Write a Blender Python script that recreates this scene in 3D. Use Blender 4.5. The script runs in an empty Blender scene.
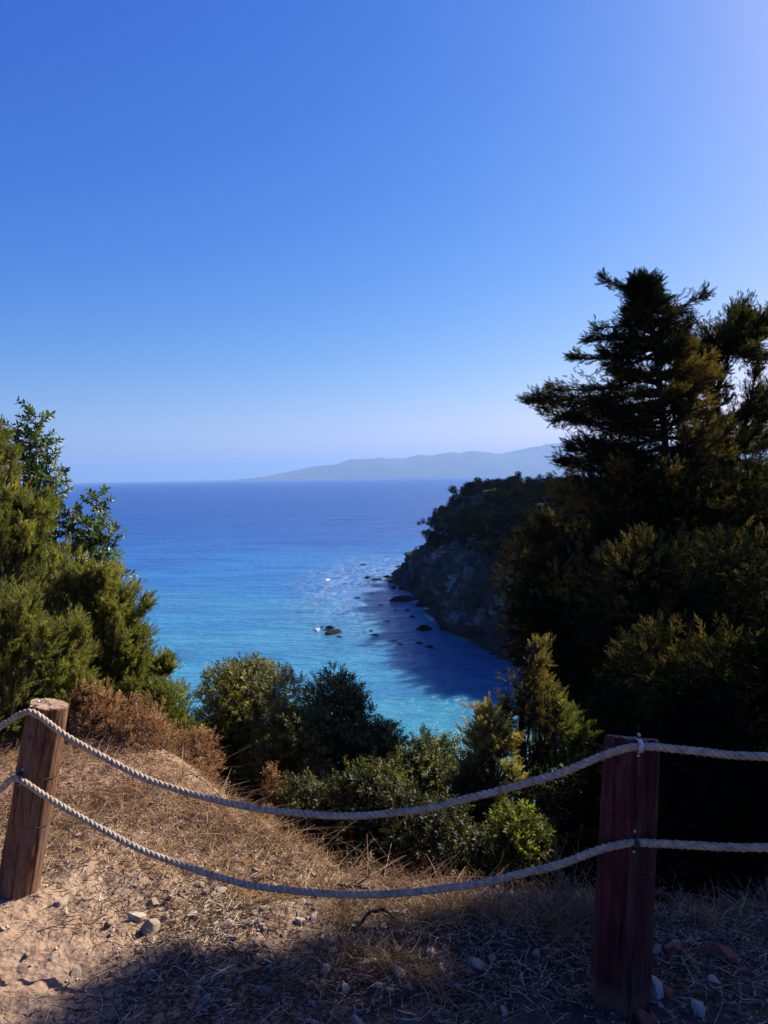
import bpy, math, random
import numpy as np
from mathutils import Vector, Matrix

rng = np.random.default_rng(11)
random.seed(5)
R = math.radians
SC = bpy.context.scene
COL = SC.collection

# ------------------------------------------------------------------ camera
CAM = np.array([0.0, 0.0, 1.6])
FPX = 739.0
PITCH = R(2.72)
ROLL = R(1.0)
FWD = np.array([0, math.cos(PITCH), -math.sin(PITCH)])
RT0 = np.array([1.0, 0, 0])
UP0 = np.cross(RT0, FWD)
# the horizon climbs towards the right of the picture
RT = RT0 * math.cos(ROLL) - UP0 * math.sin(ROLL)
UP = UP0 * math.cos(ROLL) + RT0 * math.sin(ROLL)
SEA = -23.4

def P(px, py, Y):
    """world point at world depth Y that the photograph shows at a pixel"""
    d = FWD + RT * ((px - 384) / FPX) - UP * ((py - 512) / FPX)
    return CAM + d * (Y / d[1])

def Pz(px, py, z):
    d = FWD + RT * ((px - 384) / FPX) - UP * ((py - 512) / FPX)
    return CAM + d * ((z - CAM[2]) / d[2])

# ------------------------------------------------------------------ noise
def _h(ix, iy, iz):
    n = (ix.astype(np.int64) * 374761393 + iy.astype(np.int64) * 668265263 + iz.astype(np.int64) * 2147483647) & 0xffffffff
    n = ((n ^ (n >> 13)) * 1274126177) & 0xffffffff
    n = n ^ (n >> 16)
    return (n & 0xffff) / 65535.0 * 2 - 1

def vnoise(p):
    i = np.floor(p); f = p - i; f = f * f * (3 - 2 * f)
    x, y, z = i[:, 0], i[:, 1], i[:, 2]
    def g(a, b, c): return _h(x + a, y + b, z + c)
    fx, fy, fz = f[:, 0], f[:, 1], f[:, 2]
    def L(a, b, t): return a + (b - a) * t
    return L(L(L(g(0,0,0), g(1,0,0), fx), L(g(0,1,0), g(1,1,0), fx), fy),
             L(L(g(0,0,1), g(1,0,1), fx), L(g(0,1,1), g(1,1,1), fx), fy), fz)

def fbm(p, octv=4, gain=0.5):
    s = np.zeros(len(p)); a = 1.0; q = np.array(p, float)
    for k in range(octv):
        s += a * vnoise(q + 17.3 * k); a *= gain; q = q * 2.03
    return s

# ------------------------------------------------------------------ mesh helpers
def unit(v): return v / (np.linalg.norm(v, axis=-1, keepdims=True) + 1e-9)

def np_mesh(name, V, F, mat=None, tint=None, smooth=False):
    V = np.asarray(V, np.float32); F = np.asarray(F, np.int32)
    me = bpy.data.meshes.new(name)
    n, k = F.shape
    me.vertices.add(len(V)); me.vertices.foreach_set('co', V.ravel())
    me.loops.add(n * k); me.loops.foreach_set('vertex_index', F.ravel())
    me.polygons.add(n)
    me.polygons.foreach_set('loop_start', np.arange(0, n * k, k, dtype=np.int32))
    me.polygons.foreach_set('loop_total', np.full(n, k, np.int32))
    if smooth: me.polygons.foreach_set('use_smooth', np.ones(n, bool))
    me.update(calc_edges=True)
    if tint is not None:
        a = me.attributes.new('tint', 'FLOAT', 'POINT'); a.data.foreach_set('value', np.asarray(tint, np.float32))
    if mat: me.materials.append(mat)
    return me

def link(name, me, parent=None, loc=None):
    o = bpy.data.objects.new(name, me); COL.objects.link(o)
    if parent is not None: o.parent = parent
    if loc is not None: o.location = Vector([float(v) for v in loc])
    return o

def tag(o, label=None, cat=None, group=None, kind=None):
    if label: o['label'] = label
    if cat: o['category'] = cat
    if group: o['group'] = group
    if kind: o['kind'] = kind
    return o

def empty(name, loc, label, cat, group=None):
    o = bpy.data.objects.new(name, None); COL.objects.link(o)
    o.location = Vector([float(v) for v in loc]); o.empty_display_size = 0.1
    return tag(o, label, cat, group)

class Geo:
    """collects quads / pieces into one mesh"""
    def __init__(s): s.V = []; s.F = []; s.T = []; s.n = 0
    def add(s, V, F, t=0.5):
        V = np.asarray(V, float); F = np.asarray(F, int)
        s.V.append(V); s.F.append(F + s.n); s.n += len(V)
        s.T.append(np.full(len(V), t) if np.isscalar(t) else np.asarray(t))
    def mesh(s, name, mat, smooth=False, off=None):
        V = np.concatenate(s.V)
        if off is not None: V = V - np.asarray(off)
        return np_mesh(name, V, np.concatenate(s.F), mat, np.concatenate(s.T), smooth)

def tube(path, rad, seg=8, cap=True, wob=0.0):
    path = np.asarray(path, float); n = len(path)
    rad = np.broadcast_to(np.asarray(rad, float), (n,))
    T = np.gradient(path, axis=0); T /= np.linalg.norm(T, axis=1)[:, None] + 1e-9
    ref = np.array([0, 0, 1.0]) if abs(T[0][2]) < 0.9 else np.array([1.0, 0, 0])
    N = np.cross(T[0], ref); N /= np.linalg.norm(N)
    V = []
    a = np.linspace(0, 2 * np.pi, seg, endpoint=False)
    for i in range(n):
        N = N - T[i] * (N @ T[i]); N /= np.linalg.norm(N) + 1e-9
        B = np.cross(T[i], N)
        r = rad[i] * (1 + (wob * rng.normal(size=seg) if wob else 0))
        V.append(path[i] + (np.cos(a) * r)[:, None] * N + (np.sin(a) * r)[:, None] * B)
    V = np.concatenate(V)
    i = np.arange(n - 1)[:, None] * seg; j = np.arange(seg)[None]
    F = np.stack([i + j, i + (j + 1) % seg, i + seg + (j + 1) % seg, i + seg + j], -1).reshape(-1, 4)
    if cap:
        for e, base in ((0, 0), (n - 1, (n - 1) * seg)):
            V = np.concatenate([V, path[e][None]]); c = len(V) - 1
            jj = np.arange(0, seg, 2)
            q = np.stack([np.full(len(jj), c), base + jj, base + (jj + 1) % seg, base + (jj + 2) % seg], -1)
            if e == 0: q = q[:, ::-1]
            F = np.concatenate([F, q])
    return V, F

def catmull(pts, n):
    pts = np.asarray(pts, float); m = len(pts)
    u = np.linspace(0, m - 1 - 1e-6, n); i = u.astype(int); t = (u - i)[:, None]
    g = lambda k: pts[np.clip(k, 0, m - 1)]
    p0, p1, p2, p3 = g(i - 1), g(i), g(i + 1), g(i + 2)
    return 0.5 * ((2 * p1) + (-p0 + p2) * t + (2 * p0 - 5 * p1 + 4 * p2 - p3) * t**2 + (-p0 + 3 * p1 - 3 * p2 + p3) * t**3)

def scatter(tv, tf, pos, dirs, scale, tint, rollrange=np.pi, tt=None, up=None):
    """copies of a template (its own z axis along dirs) as one V, F, T"""
    n = len(pos)
    d = dirs / (np.linalg.norm(dirs, axis=1)[:, None] + 1e-9)
    ref = rng.normal(size=(n, 3)) if up is None else np.broadcast_to(up, (n, 3)) + 0.35 * rng.normal(size=(n, 3))
    x = np.cross(ref, d); x /= np.linalg.norm(x, axis=1)[:, None] + 1e-9
    y = np.cross(d, x)
    s = np.asarray(scale)[:, None, None]
    V = pos[:, None, :] + s * (tv[None, :, 0:1] * x[:, None] + tv[None, :, 1:2] * y[:, None] + tv[None, :, 2:3] * d[:, None])
    m = len(tv)
    F = tf[None] + (np.arange(n) * m)[:, None, None]
    T = np.repeat(tint, m)
    if tt is not None: T = T + np.tile(tt, n)
    return V.reshape(-1, 3), F.reshape(-1, tf.shape[1]), T

# ------------------------------------------------------------------ materials
def newmat(name):
    m = bpy.data.materials.new(name); m.use_nodes = True
    nt = m.node_tree; nt.nodes.clear()
    out = nt.nodes.new('ShaderNodeOutputMaterial')
    return m, nt, out

def N(nt, t, **kw):
    n = nt.nodes.new(t)
    for k, v in kw.items():
        if k in ('inp',):
            for a, b in v.items(): n.inputs[a].default_value = b
        else: setattr(n, k, v)
    return n

KM = 0.60   # one reflectance scale for every dry surface
def ramp(nt, stops, fac=None, k=1.0):
    r = nt.nodes.new('ShaderNodeValToRGB'); e = r.color_ramp.elements
    while len(e) < len(stops): e.new(0.5)
    for i, (p, c) in enumerate(stops):
        e[i].position = p; e[i].color = (c[0] * k, c[1] * k, c[2] * k, 1)
    if fac is not None: nt.links.new(fac, r.inputs[0])
    return r

def leaf_mat(name, dark, mid, light, trans=0.3, gloss=0.05, rough=0.45, k=0.60):
    m, nt, out = newmat(name); L = nt.links.new
    at = N(nt, 'ShaderNodeAttribute', attribute_name='tint')
    rp = ramp(nt, [(0.0, dark), (0.55, mid), (1.0, light)], at.outputs['Fac'], k)
    d = N(nt, 'ShaderNodeBsdfDiffuse'); t = N(nt, 'ShaderNodeBsdfTranslucent')
    g = N(nt, 'ShaderNodeBsdfGlossy', inp={'Roughness': rough})
    g.inputs['Color'].default_value = (1, 1, 1, 1)
    br = N(nt, 'ShaderNodeMixRGB', blend_type='MULTIPLY', inp={0: 1.0}); br.inputs[2].default_value = (1.5, 1.6, 0.7, 1)
    L(rp.outputs[0], br.inputs[1])
    m1 = N(nt, 'ShaderNodeMixShader', inp={0: trans}); m2 = N(nt, 'ShaderNodeMixShader', inp={0: gloss})
    L(rp.outputs[0], d.inputs[0]); L(br.outputs[0], t.inputs[0])
    L(d.outputs[0], m1.inputs[1]); L(t.outputs[0], m1.inputs[2])
    L(m1.outputs[0], m2.inputs[1]); L(g.outputs[0], m2.inputs[2]); L(m2.outputs[0], out.inputs[0])
    return m

def noise_mat(name, stops, scale=4.0, rough=0.9, bump=0.3, bscale=20.0, detail=8, dist=0.02, stretch=(1, 1, 1), tintmix=0.0, spec=0.3):
    m, nt, out = newmat(name); L = nt.links.new
    tc = N(nt, 'ShaderNodeTexCoord'); mp = N(nt, 'ShaderNodeMapping'); mp.inputs['Scale'].default_value = stretch
    L(tc.outputs['Object'], mp.inputs[0])
    n1 = N(nt, 'ShaderNodeTexNoise', inp={'Scale': scale, 'Detail': detail, 'Roughness': 0.6}); L(mp.outputs[0], n1.inputs['Vector'])
    fac = n1.outputs['Fac']
    if tintmix:
        at = N(nt, 'ShaderNodeAttribute', attribute_name='tint')
        mx = N(nt, 'ShaderNodeMixRGB', inp={0: tintmix}); L(fac, mx.inputs[1]); L(at.outputs['Fac'], mx.inputs[2]); fac = mx.outputs[0]
    rp = ramp(nt, stops, fac, KM)
    b = N(nt, 'ShaderNodeBsdfPrincipled', inp={'Roughness': rough}); b.inputs['Specular IOR Level'].default_value = spec
    L(rp.outputs[0], b.inputs['Base Color'])
    n2 = N(nt, 'ShaderNodeTexNoise', inp={'Scale': bscale, 'Detail': 6, 'Roughness': 0.65}); L(mp.outputs[0], n2.inputs['Vector'])
    bp = N(nt, 'ShaderNodeBump', inp={'Strength': bump, 'Distance': dist}); L(n2.outputs['Fac'], bp.inputs['Height'])
    L(bp.outputs[0], b.inputs['Normal']); L(b.outputs[0], out.inputs[0])
    return m

M = {}
M['juniper'] = leaf_mat('juniper_foliage', (0.034, 0.050, 0.014), (0.130, 0.130, 0.034), (0.31, 0.26, 0.075), 0.42, 0.015, .6, 1)
M['juniper_shaded'] = leaf_mat('shaded_juniper_foliage', (0.003, 0.006, 0.004), (0.013, 0.016, 0.007), (0.15, 0.105, 0.032), 0.25, 0.006, .6, 1)  # backlit shade put into the dark stops, sunlit tips into the light one
M['juniper_mid'] = leaf_mat('olive_juniper_foliage', (0.008, 0.013, 0.006), (0.030, 0.031, 0.011), (0.13, 0.10, 0.032), 0.33, 0.008, .6, 1)
M['juniper_gold'] = leaf_mat('golden_juniper_foliage', (0.02, 0.022, 0.008), (0.085, 0.068, 0.022), (0.26, 0.20, 0.07), 0.45, 0.01, .6, 1)
M['lentisk'] = leaf_mat('lentisk_leaf', (0.016, 0.024, 0.007), (0.125, 0.118, 0.030), (0.33, 0.27, 0.085), 0.5, 0.02, 0.5, 1)
M['lentisk_low'] = leaf_mat('low_shrub_leaf', (0.010, 0.014, 0.005), (0.048, 0.048, 0.014), (0.17, 0.145, 0.045), 0.4, 0.015, 0.5, 1)
M['lentisk_shaded'] = leaf_mat('shaded_shrub_leaf', (0.002, 0.004, 0.003), (0.007, 0.009, 0.005), (0.03, 0.03, 0.012), 0.16, 0.0, 0.5, 1)  # near-black leaf copy with the thicket's shade put into its colour
M['lime'] = leaf_mat('yellow_green_leaf', (0.04, 0.055, 0.008), (0.15, 0.155, 0.016), (0.34, 0.31, 0.04), 0.5, 0.015, .5, 1)
M['broad'] = leaf_mat('sapling_leaf', (0.012, 0.030, 0.007), (0.045, 0.075, 0.015), (0.12, 0.14, 0.035), 0.45, 0.03, .45, 1)
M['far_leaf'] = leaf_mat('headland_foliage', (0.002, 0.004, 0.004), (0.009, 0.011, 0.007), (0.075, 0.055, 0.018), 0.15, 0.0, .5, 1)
M['dead'] = leaf_mat('dead_foliage', (0.20, 0.09, 0.055), (0.48, 0.26, 0.16), (0.70, 0.45, 0.30), 0.35, 0.0)
M['straw'] = leaf_mat('straw', (0.13, 0.06, 0.036), (0.52, 0.31, 0.18), (0.86, 0.64, 0.42), 0.25, 0.0)
M['litter'] = leaf_mat('dry_litter', (0.03, 0.02, 0.015), (0.15, 0.10, 0.07), (0.80, 0.66, 0.50), 0.1, 0.0)
M['scrub'] = leaf_mat('dead_scrub', (0.13, 0.06, 0.045), (0.38, 0.22, 0.15), (0.62, 0.42, 0.30), 0.15, 0.0)
M['bark'] = noise_mat('bark', [(0.3, (0.035, 0.022, 0.016)), (0.7, (0.12, 0.08, 0.055))], 12, 0.9, 0.5, 40, stretch=(1, 1, 0.25))
M['drybark'] = noise_mat('dry_twig_bark', [(0.3, (0.16, 0.09, 0.06)), (0.7, (0.36, 0.24, 0.16))], 12, 0.9, 0.4, 60)
M['stone'] = noise_mat('pale_stone', [(0.3, (0.36, 0.24, 0.16)), (0.7, (0.92, 0.74, 0.56))], 14, 0.9, 0.6, 50, tintmix=0.35)
M['greystone'] = noise_mat('white_stone', [(0.3, (0.34, 0.32, 0.32)), (0.7, (0.66, 0.64, 0.62))], 12, 0.85, 0.5, 50)
M['redstone'] = noise_mat('red_stone', [(0.3, (0.26, 0.07, 0.05)), (0.7, (0.44, 0.15, 0.10))], 14, 0.9, 0.5, 50)
M['wetrock'] = noise_mat('wet_rock', [(0.3, (0.006, 0.006, 0.006)), (0.7, (0.018, 0.015, 0.014))], 0.8, 0.8, 0.6, 3, dist=0.3, spec=0.08)
M['metal'] = noise_mat('galvanised_staple', [(0.3, (0.5, 0.5, 0.5)), (0.7, (0.75, 0.75, 0.75))], 60, 0.35, 0.1, 80)
M['iron'] = noise_mat('dark_wire', [(0.3, (0.02, 0.017, 0.015)), (0.7, (0.06, 0.05, 0.04))], 60, 0.6, 0.1, 80)

def dirt_mat():
    m, nt, out = newmat('dry_dirt'); L = nt.links.new
    tc = N(nt, 'ShaderNodeTexCoord')
    n1 = N(nt, 'ShaderNodeTexNoise', inp={'Scale': 1.3, 'Detail': 10, 'Roughness': 0.65}); L(tc.outputs['Object'], n1.inputs['Vector'])
    n2 = N(nt, 'ShaderNodeTexNoise', inp={'Scale': 38.0, 'Detail': 8, 'Roughness': 0.7}); L(tc.outputs['Object'], n2.inputs['Vector'])
    r1 = ramp(nt, [(0.3, (0.31, 0.185, 0.11)), (0.5, (0.43, 0.28, 0.18)), (0.72, (0.56, 0.39, 0.26))], n1.outputs['Fac'], KM)
    r2 = ramp(nt, [(0.32, (0.45, 0.42, 0.40)), (0.5, (1, 1, 1)), (0.72, (1.35, 1.32, 1.28))], n2.outputs['Fac'])
    mx = N(nt, 'ShaderNodeMixRGB', blend_type='MULTIPLY', inp={0: 0.8}); L(r1.outputs[0], mx.inputs[1]); L(r2.outputs[0], mx.inputs[2])
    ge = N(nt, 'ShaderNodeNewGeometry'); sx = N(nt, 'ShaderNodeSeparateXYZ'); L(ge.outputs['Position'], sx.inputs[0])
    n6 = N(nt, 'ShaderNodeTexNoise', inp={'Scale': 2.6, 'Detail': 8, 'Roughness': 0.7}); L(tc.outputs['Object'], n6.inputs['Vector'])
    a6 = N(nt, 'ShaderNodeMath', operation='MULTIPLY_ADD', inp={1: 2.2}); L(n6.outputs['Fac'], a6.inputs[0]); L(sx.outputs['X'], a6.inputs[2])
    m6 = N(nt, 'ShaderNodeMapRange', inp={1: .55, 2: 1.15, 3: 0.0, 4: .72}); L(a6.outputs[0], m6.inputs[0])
    mx6 = N(nt, 'ShaderNodeMixRGB'); L(m6.outputs[0], mx6.inputs[0]); L(mx.outputs[0], mx6.inputs[1]); mx6.inputs[2].default_value = (.045, .030, .022, 1); mx = mx6  # darker soil to the right; part of the tree's shade is in this colour
    b = N(nt, 'ShaderNodeBsdfPrincipled', inp={'Roughness': 0.95}); b.inputs['Specular IOR Level'].default_value = 0.15
    L(mx.outputs[0], b.inputs['Base Color'])
    n3 = N(nt, 'ShaderNodeTexNoise', inp={'Scale': 90.0, 'Detail': 5, 'Roughness': 0.7}); L(tc.outputs['Object'], n3.inputs['Vector'])
    vo = N(nt, 'ShaderNodeTexVoronoi', inp={'Scale': 45.0}); L(tc.outputs['Object'], vo.inputs['Vector'])
    ad = N(nt, 'ShaderNodeMath', operation='ADD'); L(n3.outputs['Fac'], ad.inputs[0]); L(vo.outputs['Distance'], ad.inputs[1])
    bp = N(nt, 'ShaderNodeBump', inp={'Strength': 0.7, 'Distance': 0.012}); L(ad.outputs[0], bp.inputs['Height'])
    L(bp.outputs[0], b.inputs['Normal']); L(b.outputs[0], out.inputs[0])
    return m
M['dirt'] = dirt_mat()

def wood_mat(name, base, hi, sc=1.0):
    m, nt, out = newmat(name); L = nt.links.new
    tc = N(nt, 'ShaderNodeTexCoord')
    mp = N(nt, 'ShaderNodeMapping'); mp.inputs['Scale'].default_value = (1, 1, 0.06); L(tc.outputs['Object'], mp.inputs[0])
    n1 = N(nt, 'ShaderNodeTexNoise', inp={'Scale': 34.0, 'Detail': 10, 'Roughness': 0.78, 'Distortion': 1.2}); L(mp.outputs[0], n1.inputs['Vector'])
    n2 = N(nt, 'ShaderNodeTexNoise', inp={'Scale': 6.0, 'Detail': 6, 'Roughness': 0.6}); L(tc.outputs['Object'], n2.inputs['Vector'])
    r1 = ramp(nt, [(0.30, tuple(c * 0.28 for c in base)), (0.48, base), (0.75, hi)], n1.outputs['Fac'], KM)
    r2 = ramp(nt, [(0.3, (0.6, 0.55, 0.55)), (0.6, (1.05, 1.0, 1.0))], n2.outputs['Fac'])
    mx = N(nt, 'ShaderNodeMixRGB', blend_type='MULTIPLY', inp={0: 0.9}); L(r1.outputs[0], mx.inputs[1]); L(r2.outputs[0], mx.inputs[2])
    n5 = N(nt, 'ShaderNodeTexNoise', inp={'Scale': 9.0, 'Detail': 5, 'Roughness': 0.6, 'Distortion': 1.5}); mp5 = N(nt, 'ShaderNodeMapping'); mp5.inputs['Scale'].default_value = (1.5, 1.5, 0.22)
    L(tc.outputs['Object'], mp5.inputs[0]); L(mp5.outputs[0], n5.inputs['Vector'])
    mr5 = N(nt, 'ShaderNodeMapRange', inp={1: .50, 2: .72, 3: 0.0, 4: .55}); L(n5.outputs['Fac'], mr5.inputs[0])
    mx5 = N(nt, 'ShaderNodeMixRGB'); L(mr5.outputs[0], mx5.inputs[0]); L(mx.outputs[0], mx5.inputs[1]); mx5.inputs[2].default_value = (hi[0] * .42, hi[0] * .36, hi[0] * .32, 1); mx = mx5
    # weathered knots
    vo = N(nt, 'ShaderNodeTexVoronoi', inp={'Scale': 7.0}); mp2 = N(nt, 'ShaderNodeMapping'); mp2.inputs['Scale'].default_value = (1, 1, 0.7)
    L(tc.outputs['Object'], mp2.inputs[0]); L(mp2.outputs[0], vo.inputs['Vector'])
    r3 = ramp(nt, [(0.06, (0.25, 0.2, 0.2)), (0.13, (1, 1, 1))], vo.outputs['Distance'])
    mx2 = N(nt, 'ShaderNodeMixRGB', blend_type='MULTIPLY', inp={0: 0.8}); L(mx.outputs[0], mx2.inputs[1]); L(r3.outputs[0], mx2.inputs[2])
    sz = N(nt, 'ShaderNodeSeparateXYZ'); L(tc.outputs['Object'], sz.inputs[0])
    az_ = N(nt, 'ShaderNodeMath', operation='MULTIPLY_ADD', inp={1: .12, 2: -.06}); L(n2.outputs['Fac'], az_.inputs[0]); az2 = N(nt, 'ShaderNodeMath', operation='ADD'); L(az_.outputs[0], az2.inputs[0]); L(sz.outputs['Z'], az2.inputs[1])
    mz = N(nt, 'ShaderNodeMapRange', inp={1: .02, 2: .10, 3: .7, 4: 0.0}); L(az2.outputs[0], mz.inputs[0])
    mxz = N(nt, 'ShaderNodeMixRGB'); L(mz.outputs[0], mxz.inputs[0]); L(mx2.outputs[0], mxz.inputs[1]); mxz.inputs[2].default_value = (.16, .10, .065, 1); mx2 = mxz
    b = N(nt, 'ShaderNodeBsdfPrincipled', inp={'Roughness': 0.88}); b.inputs['Specular IOR Level'].default_value = 0.15
    L(mx2.outputs[0], b.inputs['Base Color'])
    bp = N(nt, 'ShaderNodeBump', inp={'Strength': 0.7, 'Distance': 0.006}); L(n1.outputs['Fac'], bp.inputs['Height'])
    L(bp.outputs[0], b.inputs['Normal']); L(b.outputs[0], out.inputs[0])
    return m
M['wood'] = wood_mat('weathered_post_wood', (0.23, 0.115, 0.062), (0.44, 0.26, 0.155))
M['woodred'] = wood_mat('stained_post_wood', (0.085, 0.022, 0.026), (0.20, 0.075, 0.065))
M['endgrain'] = noise_mat('post_end_grain', [(0.3, (0.30, 0.17, 0.11)), (0.7, (0.55, 0.38, 0.27))], 30, 0.9, 0.5, 80)
M['rope'] = noise_mat('rope_fibre', [(0.3, (0.30, 0.235, 0.165)), (0.7, (0.84, 0.69, 0.50))], 60, 0.9, 0.6, 260, dist=0.003)

def cliff_mat():
    m, nt, out = newmat('cliff_rock'); L = nt.links.new
    tc = N(nt, 'ShaderNodeTexCoord'); mp = N(nt, 'ShaderNodeMapping'); mp.inputs['Scale'].default_value = (1, 1, 0.45); L(tc.outputs['Object'], mp.inputs[0])
    n1 = N(nt, 'ShaderNodeTexNoise', inp={'Scale': 0.16, 'Detail': 10, 'Roughness': 0.65, 'Distortion': 0.6}); L(mp.outputs[0], n1.inputs['Vector'])
    r1 = ramp(nt, [(0.38, (0.004, 0.007, 0.012)), (0.49, (0.020, 0.034, 0.042)), (0.62, (0.13, 0.20, 0.21))], n1.outputs['Fac'])
    # scrub growing on everything that is not steep, bare dark wet rock at the waterline
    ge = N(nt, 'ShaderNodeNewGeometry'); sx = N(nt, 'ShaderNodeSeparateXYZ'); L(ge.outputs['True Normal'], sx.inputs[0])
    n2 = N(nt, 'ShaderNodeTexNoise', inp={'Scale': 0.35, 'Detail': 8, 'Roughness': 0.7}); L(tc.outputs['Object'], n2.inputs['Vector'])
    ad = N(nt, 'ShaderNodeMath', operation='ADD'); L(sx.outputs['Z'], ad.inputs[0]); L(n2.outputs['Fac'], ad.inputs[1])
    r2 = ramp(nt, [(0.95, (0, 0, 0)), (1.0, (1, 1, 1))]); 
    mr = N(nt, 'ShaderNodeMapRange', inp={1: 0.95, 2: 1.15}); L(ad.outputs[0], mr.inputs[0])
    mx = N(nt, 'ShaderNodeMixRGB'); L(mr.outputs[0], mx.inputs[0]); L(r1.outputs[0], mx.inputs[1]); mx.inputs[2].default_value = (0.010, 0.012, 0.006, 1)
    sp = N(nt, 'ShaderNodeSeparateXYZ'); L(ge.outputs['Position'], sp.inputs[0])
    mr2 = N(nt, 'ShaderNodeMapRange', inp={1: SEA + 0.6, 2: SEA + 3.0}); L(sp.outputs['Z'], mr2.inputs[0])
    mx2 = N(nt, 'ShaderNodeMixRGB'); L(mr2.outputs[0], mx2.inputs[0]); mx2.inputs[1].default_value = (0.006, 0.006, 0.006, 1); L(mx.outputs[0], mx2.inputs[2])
    b = N(nt, 'ShaderNodeBsdfPrincipled', inp={'Roughness': 0.9}); L(mx2.outputs[0], b.inputs['Base Color'])
    n3 = N(nt, 'ShaderNodeTexNoise', inp={'Scale': 0.9, 'Detail': 10, 'Roughness': 0.7}); L(mp.outputs[0], n3.inputs['Vector'])
    bp = N(nt, 'ShaderNodeBump', inp={'Strength': 1.0, 'Distance': 0.9}); L(n3.outputs['Fac'], bp.inputs['Height'])
    L(bp.outputs[0], b.inputs['Normal']); L(b.outputs[0], out.inputs[0])
    return m
M['cliff'] = cliff_mat()
M['hill'] = noise_mat('far_hill', [(0.3, (0.03, 0.035, 0.045)), (0.7, (0.10, 0.10, 0.10))], 0.0015, 1.0, 0.0, 0.01)

# ------------------------------------------------------------------ terrain
XE = np.array([-200, -14, -7, -3.4, -2.0, -1.25, -0.75, -0.2, 0.5, 1.2, 3, 6, 12, 30, 80, 400])
YE = np.array([6, 7, 7.2, 6.2, 5.1, 4.3, 3.6, 3.05, 2.85, 2.75, 2.85, 3.2, 8, 45, 150, 800])
def ramp_d(x, y):
    d = y - np.interp(x, XE, YE)
    return 0.5 * (np.sqrt(d * d + 0.12) + d) - 0.0

def G(x, y):
    x = np.atleast_1d(np.asarray(x, float)); y = np.atleast_1d(np.asarray(y, float))
    p = np.stack([x, y, np.zeros_like(x)], 1)
    z = 0.035 * fbm(p * 1.1, 3) + 0.015 * fbm(p * 7, 3) + 0.008 * fbm(p * 26 + 5, 3, 0.65)
    z = z - 0.80 * ramp_d(x, y) + 0.03
    big = np.clip((np.hypot(x, y) - 8) / 20, 0, 1)
    z += big * 0.9 * fbm(p * 0.12, 4)
    # low bank rising at the left beyond the fence
    z += 0.10 * np.exp(-((x + 2.3) ** 2 / 1.6 + (y - 4.6) ** 2 / 1.2))
    return np.maximum(z, SEA - 3)

def g1(x, y): return float(G(x, y)[0])

def build_ground():
    xs = np.concatenate([np.linspace(-250, -12, 40), np.linspace(-11.5, -3.6, 60), np.arange(-3.5, 3.0, 0.0135), np.linspace(3.05, 14, 70), np.linspace(15, 420, 60)])
    ys = np.concatenate([np.linspace(-60, -1, 30), np.linspace(-0.8, 1.35, 40), np.arange(1.4, 5.6, 0.0135), np.linspace(5.65, 14, 90), np.linspace(14.5, 420, 90)])
    X, Y = np.meshgrid(xs, ys); V = np.stack([X.ravel(), Y.ravel(), G(X.ravel(), Y.ravel())], 1)
    nx = len(xs); ny = len(ys)
    i = np.arange(ny - 1)[:, None] * nx; j = np.arange(nx - 1)[None]
    F = np.stack([i + j, i + j + 1, i + j + 1 + nx, i + j + nx], -1).reshape(-1, 4)
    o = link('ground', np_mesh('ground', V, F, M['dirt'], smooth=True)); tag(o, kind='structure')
build_ground()

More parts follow.
